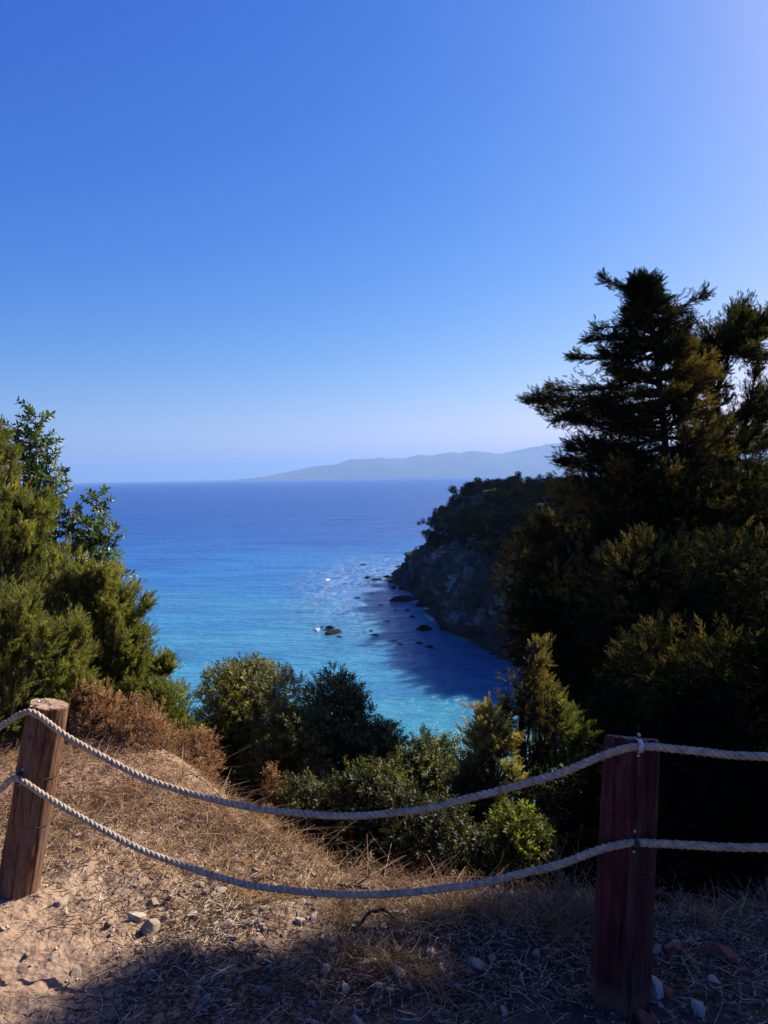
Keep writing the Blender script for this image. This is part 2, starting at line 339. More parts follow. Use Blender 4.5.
# ------------------------------------------------------------------ sea
def sea_mat():
    m, nt, out = newmat('sea_water'); L = nt.links.new
    ge = N(nt, 'ShaderNodeNewGeometry'); sp = N(nt, 'ShaderNodeSeparateXYZ'); L(ge.outputs['Position'], sp.inputs[0])
    # depth of water: shallow sand and reef near the shore, deep offshore
    n1 = N(nt, 'ShaderNodeTexNoise', inp={'Scale': 0.018, 'Detail': 5, 'Roughness': 0.55, 'Distortion': 0.8})
    mpn = N(nt, 'ShaderNodeMapping'); mpn.inputs['Scale'].default_value = (0.6, 1.3, 1); L(ge.outputs['Position'], mpn.inputs[0]); L(mpn.outputs[0], n1.inputs['Vector'])
    mr = N(nt, 'ShaderNodeMapRange', interpolation_type='SMOOTHSTEP', inp={1: 45.0, 2: 520.0}); L(sp.outputs['Y'], mr.inputs[0])
    pw = N(nt, 'ShaderNodeMath', operation='POWER', inp={1: 0.45}); L(mr.outputs[0], pw.inputs[0])
    ns = N(nt, 'ShaderNodeMath', operation='MULTIPLY_ADD', inp={1: 0.55, 2: -0.275}); L(n1.outputs['Fac'], ns.inputs[0])
    sm = N(nt, 'ShaderNodeMath', operation='ADD', use_clamp=True); L(pw.outputs[0], sm.inputs[0]); L(ns.outputs[0], sm.inputs[1])
    rp = ramp(nt, [(0.0, (0.040, 0.225, 0.265)), (0.22, (0.040, 0.20, 0.33)), (0.5, (0.014, 0.135, 0.35)), (0.8, (0.001, 0.068, 0.28)), (1.0, (0.0, 0.046, 0.23))], sm.outputs[0])
    # reef and weed patches
    n2 = N(nt, 'ShaderNodeTexNoise', inp={'Scale': 0.07, 'Detail': 6, 'Roughness': 0.6}); L(mpn.outputs[0], n2.inputs['Vector'])
    r2 = ramp(nt, [(0.40, (0.62, 0.68, 0.85)), (0.56, (1, 1, 1))], n2.outputs['Fac'])
    mx = N(nt, 'ShaderNodeMixRGB', blend_type='MULTIPLY', inp={0: 0.7}); L(rp.outputs[0], mx.inputs[1]); L(r2.outputs[0], mx.inputs[2])
    vm = N(nt, 'ShaderNodeVectorMath', operation='SUBTRACT'); L(ge.outputs['Position'], vm.inputs[0]); vm.inputs[1].default_value = (-5, 178, SEA)
    vs = N(nt, 'ShaderNodeVectorMath', operation='MULTIPLY'); L(vm.outputs[0], vs.inputs[0]); vs.inputs[1].default_value = (1 / 22, 1 / 80, 0)
    vl = N(nt, 'ShaderNodeVectorMath', operation='LENGTH'); L(vs.outputs[0], vl.inputs[0])
    zone = N(nt, 'ShaderNodeMapRange', interpolation_type='SMOOTHSTEP', inp={1: 1.0, 2: 0.25, 3: 0.0, 4: 1.0}); L(vl.outputs['Value'], zone.inputs[0])
    mpr = N(nt, 'ShaderNodeMapping'); mpr.inputs['Scale'].default_value = (0.20, 0.085, 1); mpr.inputs['Location'].default_value = (31, 7, 0); L(ge.outputs['Position'], mpr.inputs[0])
    nr = N(nt, 'ShaderNodeTexNoise', inp={'Scale': 1.0, 'Detail': 9, 'Roughness': 0.72, 'Distortion': .6}); L(mpr.outputs[0], nr.inputs['Vector'])
    rr_ = N(nt, 'ShaderNodeMapRange', inp={1: 0.50, 2: 0.62}); L(nr.outputs['Fac'], rr_.inputs[0])
    rz = N(nt, 'ShaderNodeMath', operation='MULTIPLY'); L(rr_.outputs[0], rz.inputs[0]); L(zone.outputs[0], rz.inputs[1])
    rz2 = N(nt, 'ShaderNodeMath', operation='MULTIPLY', inp={1: 0.6}); L(rz.outputs[0], rz2.inputs[0])
    mxr = N(nt, 'ShaderNodeMixRGB'); L(rz2.outputs[0], mxr.inputs[0]); L(mx.outputs[0], mxr.inputs[1]); mxr.inputs[2].default_value = (0.01, 0.03, 0.10, 1); mx = mxr
    mpf = N(nt, 'ShaderNodeMapping'); mpf.inputs['Scale'].default_value = (0.55, 0.17, 1); L(ge.outputs['Position'], mpf.inputs[0])
    n3 = N(nt, 'ShaderNodeTexNoise', inp={'Scale': 1.0, 'Detail': 8, 'Roughness': 0.75, 'Distortion': 1.0}); L(mpf.outputs[0], n3.inputs['Vector'])
    fo = N(nt, 'ShaderNodeMapRange', inp={1: 0.45, 2: 0.62}); L(n3.outputs['Fac'], fo.inputs[0])
    fz = N(nt, 'ShaderNodeMath', operation='MULTIPLY'); L(fo.outputs[0], fz.inputs[0]); L(zone.outputs[0], fz.inputs[1])
    fz2 = N(nt, 'ShaderNodeMath', operation='MULTIPLY', inp={1: 0.55}); L(fz.outputs[0], fz2.inputs[0])
    mx3 = N(nt, 'ShaderNodeMixRGB'); L(fz2.outputs[0], mx3.inputs[0]); L(mx.outputs[0], mx3.inputs[1]); mx3.inputs[2].default_value = (0.30, 0.35, 0.48, 1)
    b = N(nt, 'ShaderNodeBsdfPrincipled', inp={'Roughness': 0.22, 'IOR': 1.33}); L(mx3.outputs[0], b.inputs['Base Color'])
    b.inputs['Specular IOR Level'].default_value = 0.22
    b.subsurface_method = 'BURLEY'; b.inputs['Subsurface Weight'].default_value = .85; b.inputs['Subsurface Radius'].default_value = (.6, 1, 1); b.inputs['Subsurface Scale'].default_value = 5.0
    # wind ripples and swell
    def bn(sc, st, rot):
        mp = N(nt, 'ShaderNodeMapping'); mp.inputs['Scale'].default_value = st; mp.inputs['Rotation'].default_value = (0, 0, rot)
        L(ge.outputs['Position'], mp.inputs[0])
        n = N(nt, 'ShaderNodeTexNoise', inp={'Scale': sc, 'Detail': 4, 'Roughness': 0.6}); L(mp.outputs[0], n.inputs['Vector']); return n.outputs['Fac']
    a1 = bn(0.9, (0.6, 1.3, 1), 0.25); a2 = bn(0.16, (0.5, 1.5, 1), -0.1); a3 = bn(0.03, (0.4, 1.6, 1), 0.1)
    b1 = N(nt, 'ShaderNodeBump', inp={'Strength': 1.0, 'Distance': 1.1}); L(a1, b1.inputs['Height'])
    b2 = N(nt, 'ShaderNodeBump', inp={'Strength': 1.0, 'Distance': 2.2}); L(a2, b2.inputs['Height']); L(b1.outputs[0], b2.inputs['Normal'])
    b3 = N(nt, 'ShaderNodeBump', inp={'Strength': 0.5, 'Distance': 2.5}); L(a3, b3.inputs['Height']); L(b2.outputs[0], b3.inputs['Normal'])
    L(b3.outputs[0], b.inputs['Normal']); L(b.outputs[0], out.inputs[0])
    return m
M['sea'] = sea_mat()
S = 60000.0
o = link('sea', np_mesh('sea', [[-S, -S, SEA], [S, -S, SEA], [S, S, SEA], [-S, S, SEA]], [[0, 1, 2, 3]], M['sea'])); tag(o, kind='structure')

# ------------------------------------------------------------------ far hills
def hills():
    Y0 = 16000.0
    px = np.array([225, 250, 275, 300, 325, 350, 380, 405, 430, 460, 480, 500, 530, 560, 600, 660, 740, 820, 900, 1000])
    hy = np.array([0, 2.0, 5.5, 10, 14, 20.5, 22.5, 21, 22.5, 24, 25, 23, 28, 33, 35, 30, 24, 20, 12, 0]) * 1.0
    xs = np.linspace(225, 1000, 420)
    h = np.interp(xs, px, hy) * Y0 / FPX; h = h * (1 + .07 * fbm(np.stack([xs / 14, xs * 0, xs * 0], 1), 4))
    X = (xs - 384) / FPX * Y0
    ds = np.linspace(-1, 1, 41)
    V = []
    for k, d in enumerate(ds):
        p = np.stack([X / 900, np.full_like(X, d * 3), np.zeros_like(X)], 1)
        prof = max(0.0, 1 - abs(d)) ** 0.8
        z = h * prof * (1 + 0.28 * fbm(p, 4) * (1 - prof * 0.75)) + 10 * fbm(p * 4, 3) * prof
        V.append(np.stack([X, np.full_like(X, Y0 + d * 1800), SEA - 6 + z], 1))
    V = np.concatenate(V); nx = len(xs); i = np.arange(len(ds) - 1)[:, None] * nx; j = np.arange(nx - 1)[None]
    F = np.stack([i + j, i + j + 1, i + j + 1 + nx, i + j + nx], -1).reshape(-1, 4)
    tag(link('hills', np_mesh('hills', V, F, M['hill'], smooth=True)), kind='structure')
hills()

# ------------------------------------------------------------------ headland
COAST = [(72, 45), (50, 58), (38, 69), (29, 79), (23, 88), (17.5, 97), (14, 108), (10.5, 122), (8, 140), (5.2, 160), (2.8, 176), (5, 184), (12, 192), (30, 203), (60, 216), (110, 235)]
def headland():
    c = catmull([(a, b, 0) for a, b in COAST], 680)[:, :2]
    T = np.gradient(c, axis=0); T /= np.linalg.norm(T, axis=1)[:, None]
    inn = np.stack([T[:, 1], -T[:, 0]], 1)      # inland (right of the direction of travel)
    prof = np.array([(-2.5, -3), (-0.8, -0.6), (0.3, 0.8), (1.3, 2.2), (2.2, 4.5), (3.4, 8), (5.0, 11.5), (7.0, 14), (9.5, 16.2), (13, 18.6), (18, 20.6), (26, 22.0), (40, 22.6), (70, 23)])
    t = np.linspace(0, len(prof) - 1, 110); pr = np.stack([np.interp(t, range(len(prof)), prof[:, k]) for k in (0, 1)], 1)
    n = len(c); k = len(pr)
    s = np.arange(n) / n
    # inland rows close on the headland's spine so the two sides meet
    spine = np.array([(90, 75), (62, 95), (45, 115), (34, 135), (26, 152), (20, 166), (16, 177), (20, 182), (40, 190), (80, 205)])
    sp = catmull([(a, b, 0) for a, b in spine], n)[:, :2]
    V = np.zeros((k, n, 3))
    low = np.interp(np.linspace(0, 1, n), [0, .45, .56, .62, .67, .74, 1], [1, 1, 0.93, 0.74, 0.50, .7, 1])
    for a in range(k):
        off, h = pr[a]; os_ = np.interp(np.linspace(0, 1, n), [0, .5, .6, .667, .75, .85], [1, 1, 1.3, 1.7, 1.3, 1])[:, None]
        w = np.clip((off - 8) / 30, 0, 1)
        pos = c + inn * off * os_
        dist = np.linalg.norm(sp - c, axis=1)
        pos = np.where((off > dist)[:, None], sp, pos)
        pos = pos * (1 - w) + (c + (sp - c) * min(1, off / 40.0)) * w
        V[a, :, 0] = pos[:, 0]; V[a, :, 1] = pos[:, 1]; V[a, :, 2] = SEA + h * np.where(h > 0, low, 1)
    V = V.reshape(-1, 3)
    innr = np.tile(np.concatenate([inn, np.zeros((n, 1))], 1), (k, 1))
    hh = np.repeat(pr[:, 1], n)
    amp = np.clip(hh / 4 + 0.35, 0.25, 1) * np.where(hh > 17, 0.5, 1)
    q = V * np.array([0.10, 0.10, 0.07])
    d = 2.8 * fbm(q, 3) + 1.1 * fbm(V * 0.35, 4, 0.65) + 3.2 * np.abs(fbm(V * np.array([0.20, 0.20, 0.04]) + 9, 4, .6))
    d += 1.0 * vnoise(np.stack([V[:, 0] * .03, V[:, 1] * .03, V[:, 2] * .75 + .5 * vnoise(V * .15)], 1)) + .5 * vnoise(np.stack([V[:, 0] * .08, V[:, 1] * .08, V[:, 2] * 1.9], 1))
    V = V - innr * (d * amp)[:, None]
    V[:, 2] += amp * 0.9 * fbm(V * 0.3 + 3, 4)
    i = np.arange(k - 1)[:, None] * n; j = np.arange(n - 1)[None]
    F = np.stack([i + j, i + j + 1, i + j + 1 + n, i + j + n], -1).reshape(-1, 4)
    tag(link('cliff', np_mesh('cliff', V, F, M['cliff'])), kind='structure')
    return V.reshape(k, n, 3)
HL = headland()

# ------------------------------------------------------------------ stones
def rock_mesh(name, mat, seed, flat=0.7, sub=4, ang=0.35):
    import bmesh
    bm = bmesh.new(); bmesh.ops.create_icosphere(bm, subdivisions=sub, radius=1)
    r = np.random.default_rng(seed)
    V = np.array([v.co[:] for v in bm.verts])
    # cut by random planes for facets, then roughen
    for _ in range(13):
        nrm = r.normal(size=3); nrm /= np.linalg.norm(nrm); h = r.uniform(0.42, 0.80)
        d = V @ nrm - h; V -= np.outer(np.clip(d, 0, None) * 1.0, nrm)
    V *= (1 + 0.16 * fbm(V * 1.6 + seed, 2) + 0.06 * fbm(V * 6 + seed, 3))[:, None]
    V *= np.array([r.uniform(1.0, 1.4), 1, 1])
    V *= np.array([1, r.uniform(0.65, 0.9), flat])
    F = np.array([[l.vert.index for l in f.loops] for f in bm.faces]); bm.free()
    return np_mesh(name, V, F, mat, np.full(len(V), r.uniform(0.1, 0.9)), smooth=False)

# rocks off the point
SR = [rock_mesh('sea_rock', M['wetrock'], 100 + k, 0.75, 3) for k in range(5)]
sea_rocks = [(423, 605, 2.6, 1.0), (413, 598, 1.0, .8), (424, 629, 1.6, .8), (419, 642, .9, .6), (404, 599, 3.0, .8), (398, 597, 1.6, .7), (335, 632, 1.8, .7), (331, 627, 1.2, .6),
    (322, 626, .7, .6), (327, 629, .9, .7), (340, 636, .9, .5), (386, 620, .7, .5), (367, 577, 1.8, .5), (378, 579, 1.9, .5), (364, 564, 1.6, .6), (388, 576, 2.2, .6), (391, 579, 1.6, .6),
    (399, 566, 1.5, .5), (357, 597, 1.0, .5), (372, 592, .8, .4), (345, 583, 1.0, .4), (352, 570, .8, .4), (375, 634, 1.0, .4), (371, 630, .9, .4), (364, 631, .6, .4), (400, 643, 1.0, .35), (392, 640, .8, .3),
    (412, 616, .9, .6), (408, 609, .8, .6), (430, 611, 1.4, .8), (416, 591, 1.9, 1.0), (405, 589, 1.6, .9), (394, 587, 1.2, .7), (380, 604, .7, .4), (395, 609, .7, .5), (360, 621, .5, .4), (349, 606, .5, .3), (430, 646, .9, .5), (420, 571, 1.0, .6)]
for k, (px, py, s, h) in enumerate(sea_rocks):
    p = Pz(px, py + 1, SEA)
    o = link('sea_rock', SR[k % 5], loc=(p[0], p[1], SEA - 0.05))
    o.rotation_euler = (0, 0, k * 1.7); s *= .72; o.scale = (s * 1.35, s * 1.1, s * h * 1.25)
    lab = {0: 'largest dark oval rock standing in the water below the cliff', 2: 'dark rock alone in the cove south of the oval rock', 4: 'long low dark reef reaching out from the foot of the point', 6: 'largest dark rock of the far left reef with white surf'}.get(k, 'small dark wet rock breaking the water off the headland')
    tag(o, lab, 'rock', 'dark rocks in the water off the headland')

# surf breaking on the reef: thin churned foam, real relief
def foam(px, py, w, l, name='sea_foam', label=''):
    p = Pz(px, py, SEA); g = Geo(); n = 26
    a = np.linspace(0, 2 * np.pi, n, endpoint=False)
    V = [[0, 0, 0.22]]
    for rr, zz in ((0.45, 0.2), (0.8, 0.08), (1.0, -0.02)):
        q = np.stack([np.cos(a), np.sin(a), np.full(n, rr + px)], 1)
        rad = rr * (1 + 0.6 * fbm(q * 3.5, 3))
        V += [[math.cos(t) * r_ * w, math.sin(t) * r_ * l, zz * (1 + 0.5 * rng.normal())] for t, r_ in zip(a, rad)]
    F = [[0, 1 + j, 1 + (j + 1) % n, 1 + (j + 1) % n] for j in range(n)]
    tri = [[0, 1 + j, 1 + (j + 1) % n] for j in range(n)]
    for b in (0, 1):
        for j in range(n):
            A = 1 + b * n + j; B = 1 + b * n + (j + 1) % n
            tri += [[A, A + n, B + n], [A, B + n, B]]
    o = link(name, np_mesh(name, V, tri, M['foam'], smooth=True), loc=(p[0], p[1], SEA)); tag(o, label, 'surf', 'white surf breaking on the reef')
M['foam'] = noise_mat('surf_foam', [(0.35, (0.25, 0.38, 0.6)), (0.55, (0.85, 0.88, 0.92))], 2.0, 0.9, 0.8, 5, dist=0.2)
foam(317, 630, .5, 1.1, label='white surf splash beside the left cluster of rocks in the cove')
foam(327, 580, .7, 1.6, label='white surf patch at the far left of the reef, nearer the open sea')

# ------------------------------------------------------------------ foliage templates
def tpl_juniper():
    V = []; F = []; tt = []
    def twig(o, d, L, w, t):
        d = d / np.linalg.norm(d); s = np.cross(d, rng.normal(size=3)); s /= np.linalg.norm(s)
        b = len(V); V.extend([o, o + d * L * .45 + s * w, o + d * L, o + d * L * .45 - s * w]); F.append([b, b + 1, b + 2, b + 3]); tt.extend([t - .06, t, t + .10, t])
    ax = np.array([0, 0, 1.0])
    for k in range(15):
        z = 0.05 + 0.75 * k / 14; a = k * 2.4
        side = np.array([math.cos(a), math.sin(a) * 0.6, 0])
        twig(ax * z + side * 0.01, side * 0.85 + ax * 1.0, 0.44 * (1.15 - z), 0.034, 0.0)
    twig(ax * 0.0, ax, 1.05, 0.026, 0.0); twig(ax * 0.6, ax + rng.normal(size=3) * .1, 0.5, 0.03, 0.05)
    return np.array(V), np.array(F), np.array(tt)
JV, JF, JT = tpl_juniper()

def tpl_leafy(nl=9, lw=0.20, ll=0.50, spread=0.9):
    V = []; F = []; tt = []
    for k in range(nl):
        z = 0.08 + 0.85 * k / nl; a = k * 2.4 + rng.normal() * .2
        side = np.array([math.cos(a), math.sin(a), 0]); ax = np.array([0, 0, 1.0])
        d = side * spread + ax * (0.35 + 0.6 * z); d /= np.linalg.norm(d)
        s = np.cross(d, ax); s /= np.linalg.norm(s); up = np.cross(s, d)
        o = ax * z; L = ll * rng.uniform(.8, 1.15); w = lw * .5
        b = len(V); t = rng.normal() * .10
        V.extend([o, o + d * L * .45 + s * w + up * w * .35, o + d * L - up * .04, o + d * L * .45 - s * w + up * w * .35, o + d * L * .5])
        F.extend([[b, b + 1, b + 2, b + 4], [b, b + 4, b + 2, b + 3]]); tt.extend([t] * 5)
    b = len(V); V.extend([[-.012, 0, -.1], [.012, 0, -.1], [.01, 0, .9], [-.01, 0, .9]]); F.append([b, b + 1, b + 2, b + 3]); tt.extend([-.3] * 4)
    return np.array(V, float), np.array(F), np.array(tt)
LV, LF, LT = tpl_leafy()
BV, BF, BT = tpl_leafy(8, 0.30, 0.62, 1.1)     # broader sapling leaves
DV, DF, DT = tpl_leafy(10, 0.12, 0.34, 1.0)    # dry curled bits


# a conifer built branch by branch ------------------------------------------------
def bough_foliage(path, L, dens, size, fan, droop, out, g, flat=0.35, core=0.22):
    """side shoots along one bough, sprays along each shoot"""
    n = max(4, int(dens * L))
    u = core + (1 - core) * rng.random(n) ** 0.8
    idx = u * (len(path) - 1); i = np.minimum(idx.astype(int), len(path) - 2); t = (idx - i)[:, None]
    o = path[i] * (1 - t) + path[i + 1] * t
    tan = unit(path[i + 1] - path[i])
    side = unit(rng.normal(size=(n, 3)) * np.array([1, 1, flat]))
    d = unit(tan * 0.9 + side * fan + np.array([0, 0, droop]))
    sl = L * 0.42 * (1.15 - u) * rng.uniform(0.5, 1.2, n) + size * 0.8
    clump = vnoise(o * 3.1 + 40)
    gate = vnoise(o * 3.4 + 11) > -.38
    o, d, sl, clump, tan = o[gate], d[gate], sl[gate], clump[gate], tan[gate]; n = len(o)
    big = np.clip(vnoise(o * 1.5 + 71) - .25, 0, 1) * .9  # sunlit clumps painted as a lighter tint, set by noise
    m = 6
    for k in range(m):
        f = (k + rng.random(n)) / m
        pos = o + d * (sl * f)[:, None] + rng.normal(size=(n, 3)) * size * 0.18
        dd = unit(d + rng.normal(size=(n, 3)) * 0.38 + np.array([0, 0, 0.12]))
        out.append((pos, dd, size * rng.uniform(.65, 1.25, n), np.clip(0.42 + 0.24 * clump + big + 0.15 * rng.normal(size=n) , 0.02, 0.98)))
    # a few of the shoots show their wood
    for q in range(0, n, 3):
        pp = np.stack([o[q], o[q] + d[q] * sl[q] * .5, o[q] + d[q] * sl[q] * .95])
        V, F = tube(pp, [0.007, 0.005, 0.002], 4, False); g.add(V, F)

SUN = unit(np.array([1.0, .78, 1.0]))
def flush(out, tv, tf, tt, name, mat, parent, off, holes=()):
    pos = np.concatenate([a[0] for a in out]); d = np.concatenate([a[1] for a in out]); s = np.concatenate([a[2] for a in out]); t = np.concatenate([a[3] for a in out])
    for hx, hy, hr in holes:       # thin places in the crown that let the sun through
        q = pos - np.array([hx, hy, 0.02]); q = q - np.outer(q @ SUN, SUN)
        km = np.linalg.norm(q, axis=1) > hr * (1 + .6 * vnoise(pos * 6)); pos, d, s, t = pos[km], d[km], s[km], t[km]
    V, F, T = scatter(tv, tf, pos, d, s, t, tt=tt)
    return link(name, np_mesh(name, V - np.asarray(off), F, mat, T), parent)

def conifer(name, base, top, env, label, cat='tree', mat='juniper', seed=1, nb=60, dens=42, size=0.11, rise=0.25, tips=(), trunk_r=0.09, u0=0.12, sway=0.1, fan=0.75, group=None, droop=0.1, flat=0.35, bend=None, core=0.22, holes=()):
    """base/top are points of the trunk; env(u) gives the crown radius at height u in 0..1; tips are extra bough ends"""
    global rng
    keep = rng; rng = np.random.default_rng(seed)
    base = np.asarray(base, float); top = np.asarray(top, float)
    root = empty(name, base, label, cat, group)
    mid = bend if bend is not None else []
    tp = catmull([base] + [np.asarray(b, float) for b in mid] + [base * .3 + top * .7 + rng.normal(size=3) * [sway, sway, 0], top] if len(mid) == 0 else [base] + [np.asarray(b, float) for b in mid] + [top], 26)
    g = Geo(); gt = Geo()
    V, F = tube(tp, trunk_r * (1 - np.linspace(0, 1, 26) * 0.9) + 0.004, 9, True, 0.05); gt.add(V, F)
    out = []
    def at(u):
        q = np.clip(u, 0, 1) * (len(tp) - 1); i = min(int(q), len(tp) - 2); return tp[i] + (tp[i + 1] - tp[i]) * (q - i)
    H = np.linalg.norm(top - base)
    for k in range(nb):
        u = u0 + (1 - u0) * ((k + rng.random()) / nb)
        a = k * 2.3999 + rng.normal() * .3
        L = env(u) * rng.uniform(0.6, 1.15)
        s = at(u - 0.25 * L / H * (1 if rise > 0 else 0)); 
        tip = at(u) + np.array([math.cos(a) * L, math.sin(a) * L, rise * L * rng.uniform(.4, 1.5)])
        m = s * .5 + tip * .5 + np.array([0, 0, -0.10 * L]) + rng.normal(size=3) * .06 * L
        pth = catmull([s, m, tip], 9)
        LL = max(L, 0.12)
        V, F = tube(pth, np.linspace(min(.03, .02 + .02 * LL) * trunk_r / 0.09, .004, 9), 6, False); g.add(V, F)
        bough_foliage(pth, LL + .15, dens, size, fan, droop, out, g, flat, core)
    for (s, tip, dd) in tips:
        s = at(s) if np.isscalar(s) else np.asarray(s); tip = np.asarray(tip)
        L = np.linalg.norm(tip - s)
        m = s * .5 + tip * .5 + rng.normal(size=3) * .05 * L + np.array([0, 0, -.08 * L])
        pth = catmull([s, m, tip], 12)
        V, F = tube(pth, np.linspace(.022 + .012 * L, .004, 12) * trunk_r / 0.09, 6, False); g.add(V, F)
        bough_foliage(pth, L, dens * dd, size, fan, droop, out, g, flat, core)
    # leader
    pth = catmull([at(.85), at(.95), top], 6); bough_foliage(pth, 0.3, dens, size, fan * .6, .5, out, g, 1.0)
    gt.add(np.concatenate(g.V), np.concatenate(g.F))
    tr = link('trunk', gt.mesh('trunk', M['bark'], True, base), root)
    flush(out, JV, JF, JT, 'crown', M[mat], root, base, holes)
    rng = keep
    return root

# a broad leaved shrub: several stems, crown of many uneven lobes ------------------
def shrub(name, cpos, rad, ztop, zbot, label, cat='bush', mat='lentisk', seed=1, lobes=32, leaf=0.060, dens=1.0, tpl='leaf', group=None, stems=5, up=0.4, zlow=None, cap=.35):
    global rng
    keep = rng; rng = np.random.default_rng(seed)
    tv, tf, tt = {'leaf': (LV, LF, LT), 'broad': (BV, BF, BT), 'jun': (JV, JF, JT), 'dry': (DV, DF, DT)}[tpl]
    x, y = cpos; base = np.array([x, y, zbot]); root = empty(name, base, label, cat, group)
    H = ztop - zbot; out = []; g = Geo()
    cen = []
    for k in range(lobes):
        f = (k + .5) / lobes
        zz = (zbot + H * (0.12 + 0.80 * f)) if zlow is None else zlow + (ztop - zlow) * (.1 + .82 * f)
        rr = rad * math.sqrt(max(0.05, 1 - ((f - .42) / .62) ** 2)) * (0.35 + 0.5 * rng.random())
        a = k * 2.3999 + rng.normal() * .4
        cen.append([x + math.cos(a) * rr, y + math.sin(a) * rr, zz])
    cen.append([x, y, ztop - .16 * rad]); cen = np.array(cen)
    lr = rad * rng.uniform(0.30, 0.58, len(cen)); lr[-1] = rad * .3
    lr = np.minimum(lr, cap)
    for c, r in zip(cen, lr):
        n = int(dens * 70 * (r / leaf) ** 2 / 3.2) + 18
        d = unit(rng.normal(size=(n, 3)) + np.array([0, 0, .35]))
        rad_ = r * (0.45 + 0.62 * rng.random(n) ** .6) * (1 + .28 * vnoise(d * 2.2 + c * 5))
        pos = c + d * rad_[:, None]
        dd = unit(d + rng.normal(size=(n, 3)) * .4 + np.array([0, 0, up]))
        cl = vnoise(pos * 4 + 7)
        out.append((pos, dd, leaf * rng.uniform(.7, 1.25, n), np.clip(.42 + .20 * cl + .9 * np.clip(vnoise(pos * 1.5 + 71) - .25, 0, 1) * (tpl == 'jun') + .15 * rng.normal(size=n) + .09 * rng.normal(), .03, .96)))  # on juniper the coarse noise term paints sunlit clumps into the tint
    for k in range(0, len(cen)):
        s = base + np.array([rng.normal() * .06, rng.normal() * .06, -.05]); c = cen[k]
        m = s * .5 + c * .5 + np.array([rng.normal() * .05, rng.normal() * .05, .03])
        V, F = tube(catmull([s, m, c], 8), np.linspace(.014, .004, 8), 5, False); g.add(V, F)
    # inner twigs
    link('stems', g.mesh('stems', M['bark'], True, base), root)
    flush(out, tv, tf, tt, 'foliage', M[mat], root, base)
    rng = keep
    return root

def zg(p): return g1(p[0], p[1])

# ================================================================== RIGHT TREES
def prof(*kv):
    a = np.array(kv).reshape(-1, 2)
    return lambda u: float(np.interp(u, a[:, 0], a[:, 1]))

YA = 8.2
topA = P(643, 280, YA); baseA = P(650, 800, YA); baseA[2] = zg(baseA) - .1
def pa(px, py, dy=0): return P(px, py, YA + dy)
tipsA = [(.60, pa(575, 420, -.6), 1.5), (.56, pa(590, 445, -.8), 1.5), (.54, pa(572, 465, .5), 1.4), (.62, pa(600, 405, -.8), 1.4), (.70, pa(615, 372, -.6), 1.3), (.55, pa(688, 430, -.7), 1.5), (.60, pa(690, 400, -.5), 1.4), (.66, pa(682, 378, .5), 1.3), (.74, pa(684, 345, -.4), 1.3), (.50, pa(620, 470, -1.1), 1.6), (.5, pa(670, 470, -1.0), 1.6), (.8, pa(672, 318, -.3), 1.2), (.64, pa(548, 412, .3), 1.2), (.93, pa(606, 280), 1.3), (.955, pa(660, 280), 1.0), (.88, pa(703, 297), 1.5), (.86, pa(690, 322, .1), 1.0), (.84, pa(600, 328), 1.0), (.80, pa(590, 340, -.2), 1.2), (.79, pa(577, 358), 1.4),
    (.76, pa(606, 352, -.4), 1.0), (.72, pa(555, 390), 1.1), (.68, pa(532, 400), 1.5), (.66, pa(545, 403, .2), 1.4), (.64, pa(560, 420, -.3), 1.2), (.60, pa(565, 440), 1.1), (.56, pa(562, 462), 1.2), (.58, pa(575, 450, -.5), 1.1),
    (.52, pa(575, 480, .1), 1.2), (.50, pa(560, 492, -.5), 1.2), (.7, pa(690, 350, -.4), 1.1), (.66, pa(705, 372, .2), 1.0), (.48, pa(700, 470, .0), 1.0), (.45, pa(540, 540, -.7), 1.0), (.42, pa(535, 570, -.6), 1.1), (.42, pa(610, 500, -1.0), 1.2), (.38, pa(520, 600, -.3), .9)]
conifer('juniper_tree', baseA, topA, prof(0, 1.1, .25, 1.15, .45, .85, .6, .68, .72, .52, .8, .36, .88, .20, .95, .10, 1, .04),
    'tall dark juniper with ragged pointed top behind the right post', mat='juniper_shaded', seed=3, nb=140, dens=58, size=.080, fan=.62, rise=.05, tips=tipsA, trunk_r=.075, sway=.08, u0=.18, core=.02)

YB = 9.4
def pb(px, py, dy=0): return P(px, py, YB + dy)
topB = pb(775, 312); baseB = pb(760, 820); baseB[2] = zg(baseB) - .1
bendB = [pb(738, 560), pb(728, 470), pb(716, 410), pb(712, 372), pb(735, 342)]
tipsB = [(pb(714, 400), pb(690, 352), 1.4), (pb(714, 385), pb(676, 335, .2), 1.2), (pb(716, 395), pb(745, 302), 1.0), (pb(728, 350), pb(745, 300, .1), .5), (pb(720, 360), pb(706, 325), 1.6), (pb(730, 350), pb(735, 322), 1.6),
    (pb(735, 342), pb(790, 325), 1.5), (pb(728, 350), pb(800, 345, -.4), 1.5), (pb(720, 420), pb(775, 380, -.3), 1.2), (pb(722, 430), pb(780, 400, -.6), 1.3), (pb(726, 455), pb(672, 470, .2), .7), (pb(724, 440), pb(668, 420, .3), .6),
    (pb(735, 500), pb(690, 505, -.5), 1.2), (pb(735, 500), pb(770, 470, -.5), 1.4), (pb(738, 520), pb(790, 500, -.8), 1.4), (pb(718, 400), pb(678, 385, -.5), .8), (pb(745, 560), pb(700, 540, -.6), 1.3)]
tipsB += [(pb(730, 350), pb(x_, y_, d_), 1.9) for x_, y_, d_ in [(700, 322, -.5), (690, 345, -.3), (742, 318, -.6), (760, 335, -.5), (722, 330, .4), (705, 352, -.7), (750, 350, -.8), (770, 360, .3), (735, 312, .3), (682, 362, .2), (765, 310, -.3)]]
